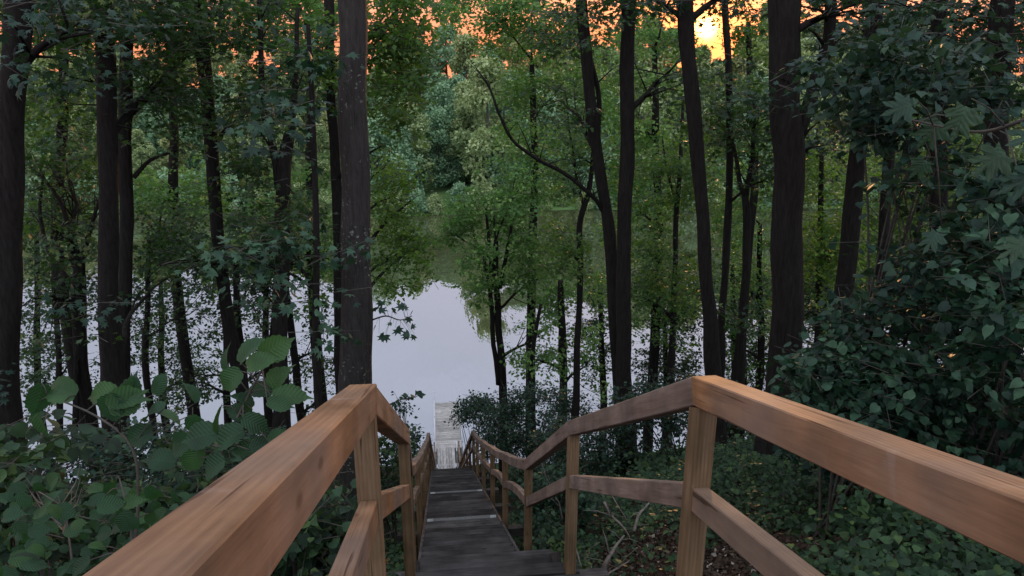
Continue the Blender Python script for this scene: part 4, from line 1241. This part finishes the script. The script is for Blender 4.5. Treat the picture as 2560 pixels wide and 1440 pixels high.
cover('leaf_litter', 'brown dead leaves lying on the soil under the right handrail', 40000, (.9, 5.5), (3.0, 9.5), 'leaf_dead', .05, T_SIMPLE, .06, -.1, 'leaf litter', seed=2.5, flat=.9)
cover('leaf_litter', 'brown dead leaves lying on the left slope', 15000, (-6, -.4), (2.0, 10), 'leaf_dead', .05, T_SIMPLE, .05, -.3, 'leaf litter', seed=5.5, flat=.9)

# dead branches below the right railing
def dead_branch(label, pts, r):
    q = [Vector(P(a, b, Y)) for a, b, Y in pts]
    root = thing('dead_branch', q[0], label, 'branch', 'fallen branches')
    pp, rr_ = smooth_path(q, [r * (1 - .65 * i / (len(q) - 1)) for i in range(len(q))], 4)
    pp = [p_ + Vector((mnoise.noise(p_ * 9), 0, mnoise.noise(p_ * 9 + Vector((5, 5, 5))))) * .012 for p_ in pp]
    mb = MB(); mb.tube(pp, rr_, 7, .2); mb.build('limb', M['twig'], root, True)
    for _ in range(3):
        i = random.randint(3, len(pp) - 2)
        d = Vector((random.uniform(-1, 1), random.uniform(-.4, .4), random.uniform(-.2, 1))).normalized() * random.uniform(.12, .3)
        mb = MB(); mb.tube([pp[i], pp[i] + d * .5 + Vector((0, 0, .02)), pp[i] + d], [rr_[i] * .5, rr_[i] * .35, .002], 5)
        mb.build('twig', M['twig'], root, True)
    return root
dead_branch('grey forked dead branch leaning up to the middle right rail', [(1585, 1330, 5.0), (1600, 1280, 5.1), (1625, 1255, 5.2), (1655, 1238, 5.3)], .014)
dead_branch('pale dead stick slanting down right below the middle right rail', [(1510, 1255, 5.3), (1530, 1290, 5.2), (1560, 1320, 5.1), (1575, 1345, 5.0)], .013)
dead_branch('thick dead branch lying at the bottom between the first two right posts', [(1505, 1432, 4.8), (1520, 1400, 4.8), (1540, 1365, 4.9), (1560, 1340, 5.0)], .022)
dead_branch('thin pale stick standing beside the second right post', [(1436, 1364, 5.0), (1448, 1392, 4.9), (1455, 1416, 4.8)], .010)
dead_branch('long thin dead stem rising behind the second right post', [(1405, 1300, 6.6), (1398, 1260, 6.6), (1385, 1236, 6.6), (1350, 1150, 6.7)], .008)
dead_branch('low dead stick at the bottom right of the landing', [(1515, 1438, 4.7), (1545, 1420, 4.8), (1575, 1400, 4.9)], .010)
dead_branch('thin dead twig between the two middle dead branches', [(1518, 1222, 5.6), (1540, 1255, 5.5), (1560, 1290, 5.4), (1568, 1305, 5.4)], .007)
# dry grassy weeds
def dry_weed(label, px, py, Y, h):
    c = P(px, py, Y)
    root = thing('dry_weed', c, label, 'weed', 'dry weeds')
    mb = MB()
    top = c + Vector((.02, 0, h))
    mb.tube([c - Vector((0, 0, .3)), c.lerp(top, .5) + Vector((.02, 0, 0)), top], [.005, .004, .002], 5)
    mb.build('stem', M['twig'], root)
    mb = MB()
    for i in range(9):
        t = .35 + .6 * i / 9
        s0 = c.lerp(top, t)
        a = random.uniform(0, 6.28)
        mb.tube([s0, s0 + Vector((math.cos(a) * .07, math.sin(a) * .07, .07)), s0 + Vector((math.cos(a) * .1, math.sin(a) * .1, .14))], [.0025, .002, .001], 4)
    mb.build('seed_twigs', M['twig'], root)
dry_weed('pale dry weed standing among the bottom left leaves', 165, 1400, 2.6, .28)
dry_weed('pale dry weed on the right slope above the handrail', 2420, 1130, 5.5, .35)
dry_weed('smaller pale dry weed right of the other one on the right slope', 2500, 1150, 5.4, .25)

# ------------------------------------------------------------------ far bank forest
def far_crown(name, h, w, n, leaf, seed, low=False):
    rs = np.random.default_rng(seed)
    nb = 26
    # lobes
    t = rs.uniform(0 if low else .06, 1, nb)
    prof = np.sin(np.pi * np.clip(t * .92 + .10, 0, 1)) ** .7
    a = rs.uniform(0, 2 * np.pi, nb)
    rr = prof * w * rs.uniform(.25, .8, nb)
    bc = np.stack([np.cos(a) * rr, np.sin(a) * rr, t * h], 1)
    br = w * rs.uniform(.24, .42, nb)
    per = n // nb
    parts_p, parts_t = [], []
    for i in range(nb):
        v = rs.normal(0, 1, (per, 3)); v /= np.linalg.norm(v, axis=1, keepdims=True)
        r = rs.uniform(.55, 1.12, per)[:, None]
        parts_p.append(bc[i] + v * r * np.array([br[i], br[i], br[i] * .75]))
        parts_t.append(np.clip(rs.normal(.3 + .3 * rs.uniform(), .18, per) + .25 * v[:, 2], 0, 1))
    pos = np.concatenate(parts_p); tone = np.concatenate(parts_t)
    pos[:, 2] = np.maximum(pos[:, 2], .15)
    m = len(pos)
    d = rs.normal(0, 1, (m, 3)); d[:, 2] -= .4
    nr = rs.normal(0, .5, (m, 3)) + np.array([0, 0, 1.])
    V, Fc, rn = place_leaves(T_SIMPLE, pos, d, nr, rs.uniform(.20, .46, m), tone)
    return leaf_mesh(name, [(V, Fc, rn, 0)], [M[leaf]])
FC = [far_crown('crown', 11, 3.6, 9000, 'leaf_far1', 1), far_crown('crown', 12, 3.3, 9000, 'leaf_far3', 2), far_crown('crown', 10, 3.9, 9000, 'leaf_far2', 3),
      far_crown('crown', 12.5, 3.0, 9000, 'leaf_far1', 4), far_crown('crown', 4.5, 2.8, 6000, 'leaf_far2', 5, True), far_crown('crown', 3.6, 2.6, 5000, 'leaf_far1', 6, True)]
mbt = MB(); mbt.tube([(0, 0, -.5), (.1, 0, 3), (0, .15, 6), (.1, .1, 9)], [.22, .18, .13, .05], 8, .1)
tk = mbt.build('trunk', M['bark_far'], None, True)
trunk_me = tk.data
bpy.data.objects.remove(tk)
rf = random.Random(21)
FLAB = {0: 'leafy green tree in the wood beyond the lake', 1: 'olive tinted tree in the wood beyond the lake', 2: 'haze-tinted green tree in the wood beyond the lake', 3: 'tall narrow green tree in the wood beyond the lake',
        4: 'haze-tinted green bush at the water edge beyond the lake', 5: 'bright green bush at the water edge beyond the lake'}
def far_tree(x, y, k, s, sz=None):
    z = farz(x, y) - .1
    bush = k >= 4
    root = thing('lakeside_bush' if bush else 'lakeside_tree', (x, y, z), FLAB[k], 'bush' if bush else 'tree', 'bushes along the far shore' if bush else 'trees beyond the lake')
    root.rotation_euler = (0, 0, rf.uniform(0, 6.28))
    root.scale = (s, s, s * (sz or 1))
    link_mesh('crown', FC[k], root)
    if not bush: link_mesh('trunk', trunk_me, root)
for row, (dy, step, sc0, hz) in enumerate([(4, 4.4, 1.0, 1), (10, 4.8, 1.02, 1), (17, 5.0, 1.05, 1), (25, 5.2, 1.08, 1), (34, 5.4, 1.08, 1), (43, 5.6, 1.10, 1)]):
    x = -78 + (row % 3) * 1.7
    while x < 92:
        xx = x + rf.uniform(-1.5, 1.5)
        y = shoreY(xx) + dy + rf.uniform(-2, 2)
        s = sc0 * rf.uniform(.88, 1.14)
        if xx < -10 and row == 0: s *= .52
        if xx < -10 and row in (1, 2): s *= .66
        if xx > 2 and row == 0: s *= 1.32
        if row >= 3: s *= (1.12 if xx > -3 else .92) + (.15 if xx > 50 else 0)
        if row == 5: s *= rf.uniform(.85, 1.1)
        if abs(xx / y - .357) < .035 and row >= 2: s *= .84
        if -4 < xx < 3 and row < 1: x += step; continue
        far_tree(xx, y, rf.choice([0, 1, 2, 3, 0]) if not (-6 < xx < 14) else rf.choice([2, 2, 0]), s)
        x += step
x = -76
while x < 90:
    if True:
        far_tree(x, shoreY(x) + rf.uniform(.2, 1.6), rf.choice([4, 5]), rf.uniform(.5, .95))
    x += rf.uniform(2.0, 3.4)

# ------------------------------------------------------------------ world and sun
SUN_AZ, SUN_EL = 19.6, 0.9
w = bpy.data.worlds.new('World'); sc.world = w; w.use_nodes = True
nt = w.node_tree
for n in list(nt.nodes): nt.nodes.remove(n)
out = N(nt, 'ShaderNodeOutputWorld')
sky = N(nt, 'ShaderNodeTexSky', sky_type='NISHITA')
sky.sun_disc = False
sky.sun_elevation = R(SUN_EL); sky.sun_rotation = R(SUN_AZ); sky.altitude = 100; sky.dust_density = 2.0
bg1 = N(nt, 'ShaderNodeBackground'); bg1.inputs['Strength'].default_value = .05
L(nt, sky, 0, bg1, 'Color')
tc = N(nt, 'ShaderNodeTexCoord')
nm = N(nt, 'ShaderNodeVectorMath', operation='NORMALIZE'); L(nt, tc, 'Generated', nm, 0)
sx = N(nt, 'ShaderNodeSeparateXYZ'); L(nt, nm, 0, sx, 0)
# soft clouds shift the elevation a bit
cl = N(nt, 'ShaderNodeTexNoise'); cl.inputs['Scale'].default_value = 2.2; cl.inputs['Detail'].default_value = 4
mpc = N(nt, 'ShaderNodeMapping'); mpc.inputs['Scale'].default_value = (1, 1, 3); L(nt, nm, 0, mpc, 'Vector'); L(nt, mpc, 0, cl, 'Vector')
rp = ramp(nt, [(0.0, (.30, .25, .22)), (.5, (1.40, .46, .22)), (.52, (1.4, .58, .38)), (.55, (1.0, .60, .56)), (.60, (.74, .75, .97)), (.75, (.78, .87, 1.14)), (.86, (.88, .95, 1.08)), (1.0, (1.10, 1.18, 1.30))])
el = mathn(nt, 'MULTIPLY_ADD'); el.inputs[1].default_value = .5; el.inputs[2].default_value = .5
L(nt, sx, 'Z', el, 0); L(nt, el, 0, rp, 'Fac')
crp = ramp(nt, [(.35, (.84, .84, .86)), (.65, (1.06, 1.04, 1.05))]); L(nt, cl, 'Fac', crp, 'Fac')
mc = N(nt, 'ShaderNodeMix', data_type='RGBA', blend_type='MULTIPLY'); mc.inputs['Factor'].default_value = 1
L(nt, rp, 'Color', mc, 'A'); L(nt, crp, 'Color', mc, 'B')
by = mathn(nt, 'MULTIPLY_ADD'); by.inputs[1].default_value = -1.4; by.inputs[2].default_value = .2; by.use_clamp = True
L(nt, sx, 'Y', by, 0)
bz = mathn(nt, 'MULTIPLY', b=3.0); bz.use_clamp = True; L(nt, sx, 'Z', bz, 0)
bb = mathn(nt, 'MULTIPLY'); L(nt, by, 0, bb, 0); L(nt, bz, 0, bb, 1)
bs = mathn(nt, 'MULTIPLY_ADD'); bs.inputs[1].default_value = .9; bs.inputs[2].default_value = 1.0; L(nt, bb, 0, bs, 0)
sc_ = N(nt, 'ShaderNodeVectorMath', operation='SCALE'); L(nt, mc, 'Result', sc_, 0); L(nt, bs, 0, sc_, 'Scale')
bg2 = N(nt, 'ShaderNodeBackground'); bg2.inputs['Strength'].default_value = 1.05; L(nt, sc_, 0, bg2, 'Color')
sd = (math.sin(R(SUN_AZ)) * math.cos(R(SUN_EL)), math.cos(R(SUN_AZ)) * math.cos(R(SUN_EL)), math.sin(R(SUN_EL)))
dt = N(nt, 'ShaderNodeVectorMath', operation='DOT_PRODUCT'); L(nt, nm, 0, dt, 0); dt.inputs[1].default_value = sd
def glow(power, color, strength):
    mx_ = mathn(nt, 'MAXIMUM', b=0.0); L(nt, dt, 'Value', mx_, 0)
    pw = mathn(nt, 'POWER', b=power); L(nt, mx_, 0, pw, 0)
    st = mathn(nt, 'MULTIPLY', b=strength); L(nt, pw, 0, st, 0)
    b = N(nt, 'ShaderNodeBackground'); b.inputs['Color'].default_value = (*color, 1); L(nt, st, 0, b, 'Strength')
    return b
g1 = glow(22000, (1, .55, .16), 16.0); g2 = glow(700, (1, .20, .02), 3.0); g3 = glow(30, (1, .20, .04), .35)
prev = bg1
for b in (bg2, g1, g2, g3):
    ad = N(nt, 'ShaderNodeAddShader'); L(nt, prev, 0, ad, 0); L(nt, b, 0, ad, 1); prev = ad
L(nt, prev, 0, out, 'Surface')

sun = bpy.data.lights.new('sun', 'SUN'); sun.energy = 1.8; sun.angle = R(.6); sun.color = (1, .50, .20)
so = bpy.data.objects.new('sun', sun); col.objects.link(so)
so.location = (30, 80, 30)
so.rotation_euler = Vector((sd[0], sd[1], math.sin(R(3.0)))).normalized().to_track_quat('Z', 'Y').to_euler()

cam = bpy.data.cameras.new('camera'); cam.sensor_width = 36; cam.lens = 36 * FPX / 2560; cam.clip_end = 3000; cam.clip_start = .02
co = bpy.data.objects.new('camera', cam); col.objects.link(co)
co.location = (0, 0, CAMZ); co.rotation_euler = (R(90 - PITCH), 0, R(-YAW))
sc.camera = co
sc.view_settings.view_transform = 'Standard'; sc.view_settings.look = 'None'; sc.view_settings.exposure = 0; sc.view_settings.gamma = 1
sc.render.engine = 'CYCLES'
sc.cycles.max_bounces = 4; sc.cycles.diffuse_bounces = 2; sc.cycles.glossy_bounces = 2; sc.cycles.transmission_bounces = 2
sc.cycles.use_denoising = False if False else True
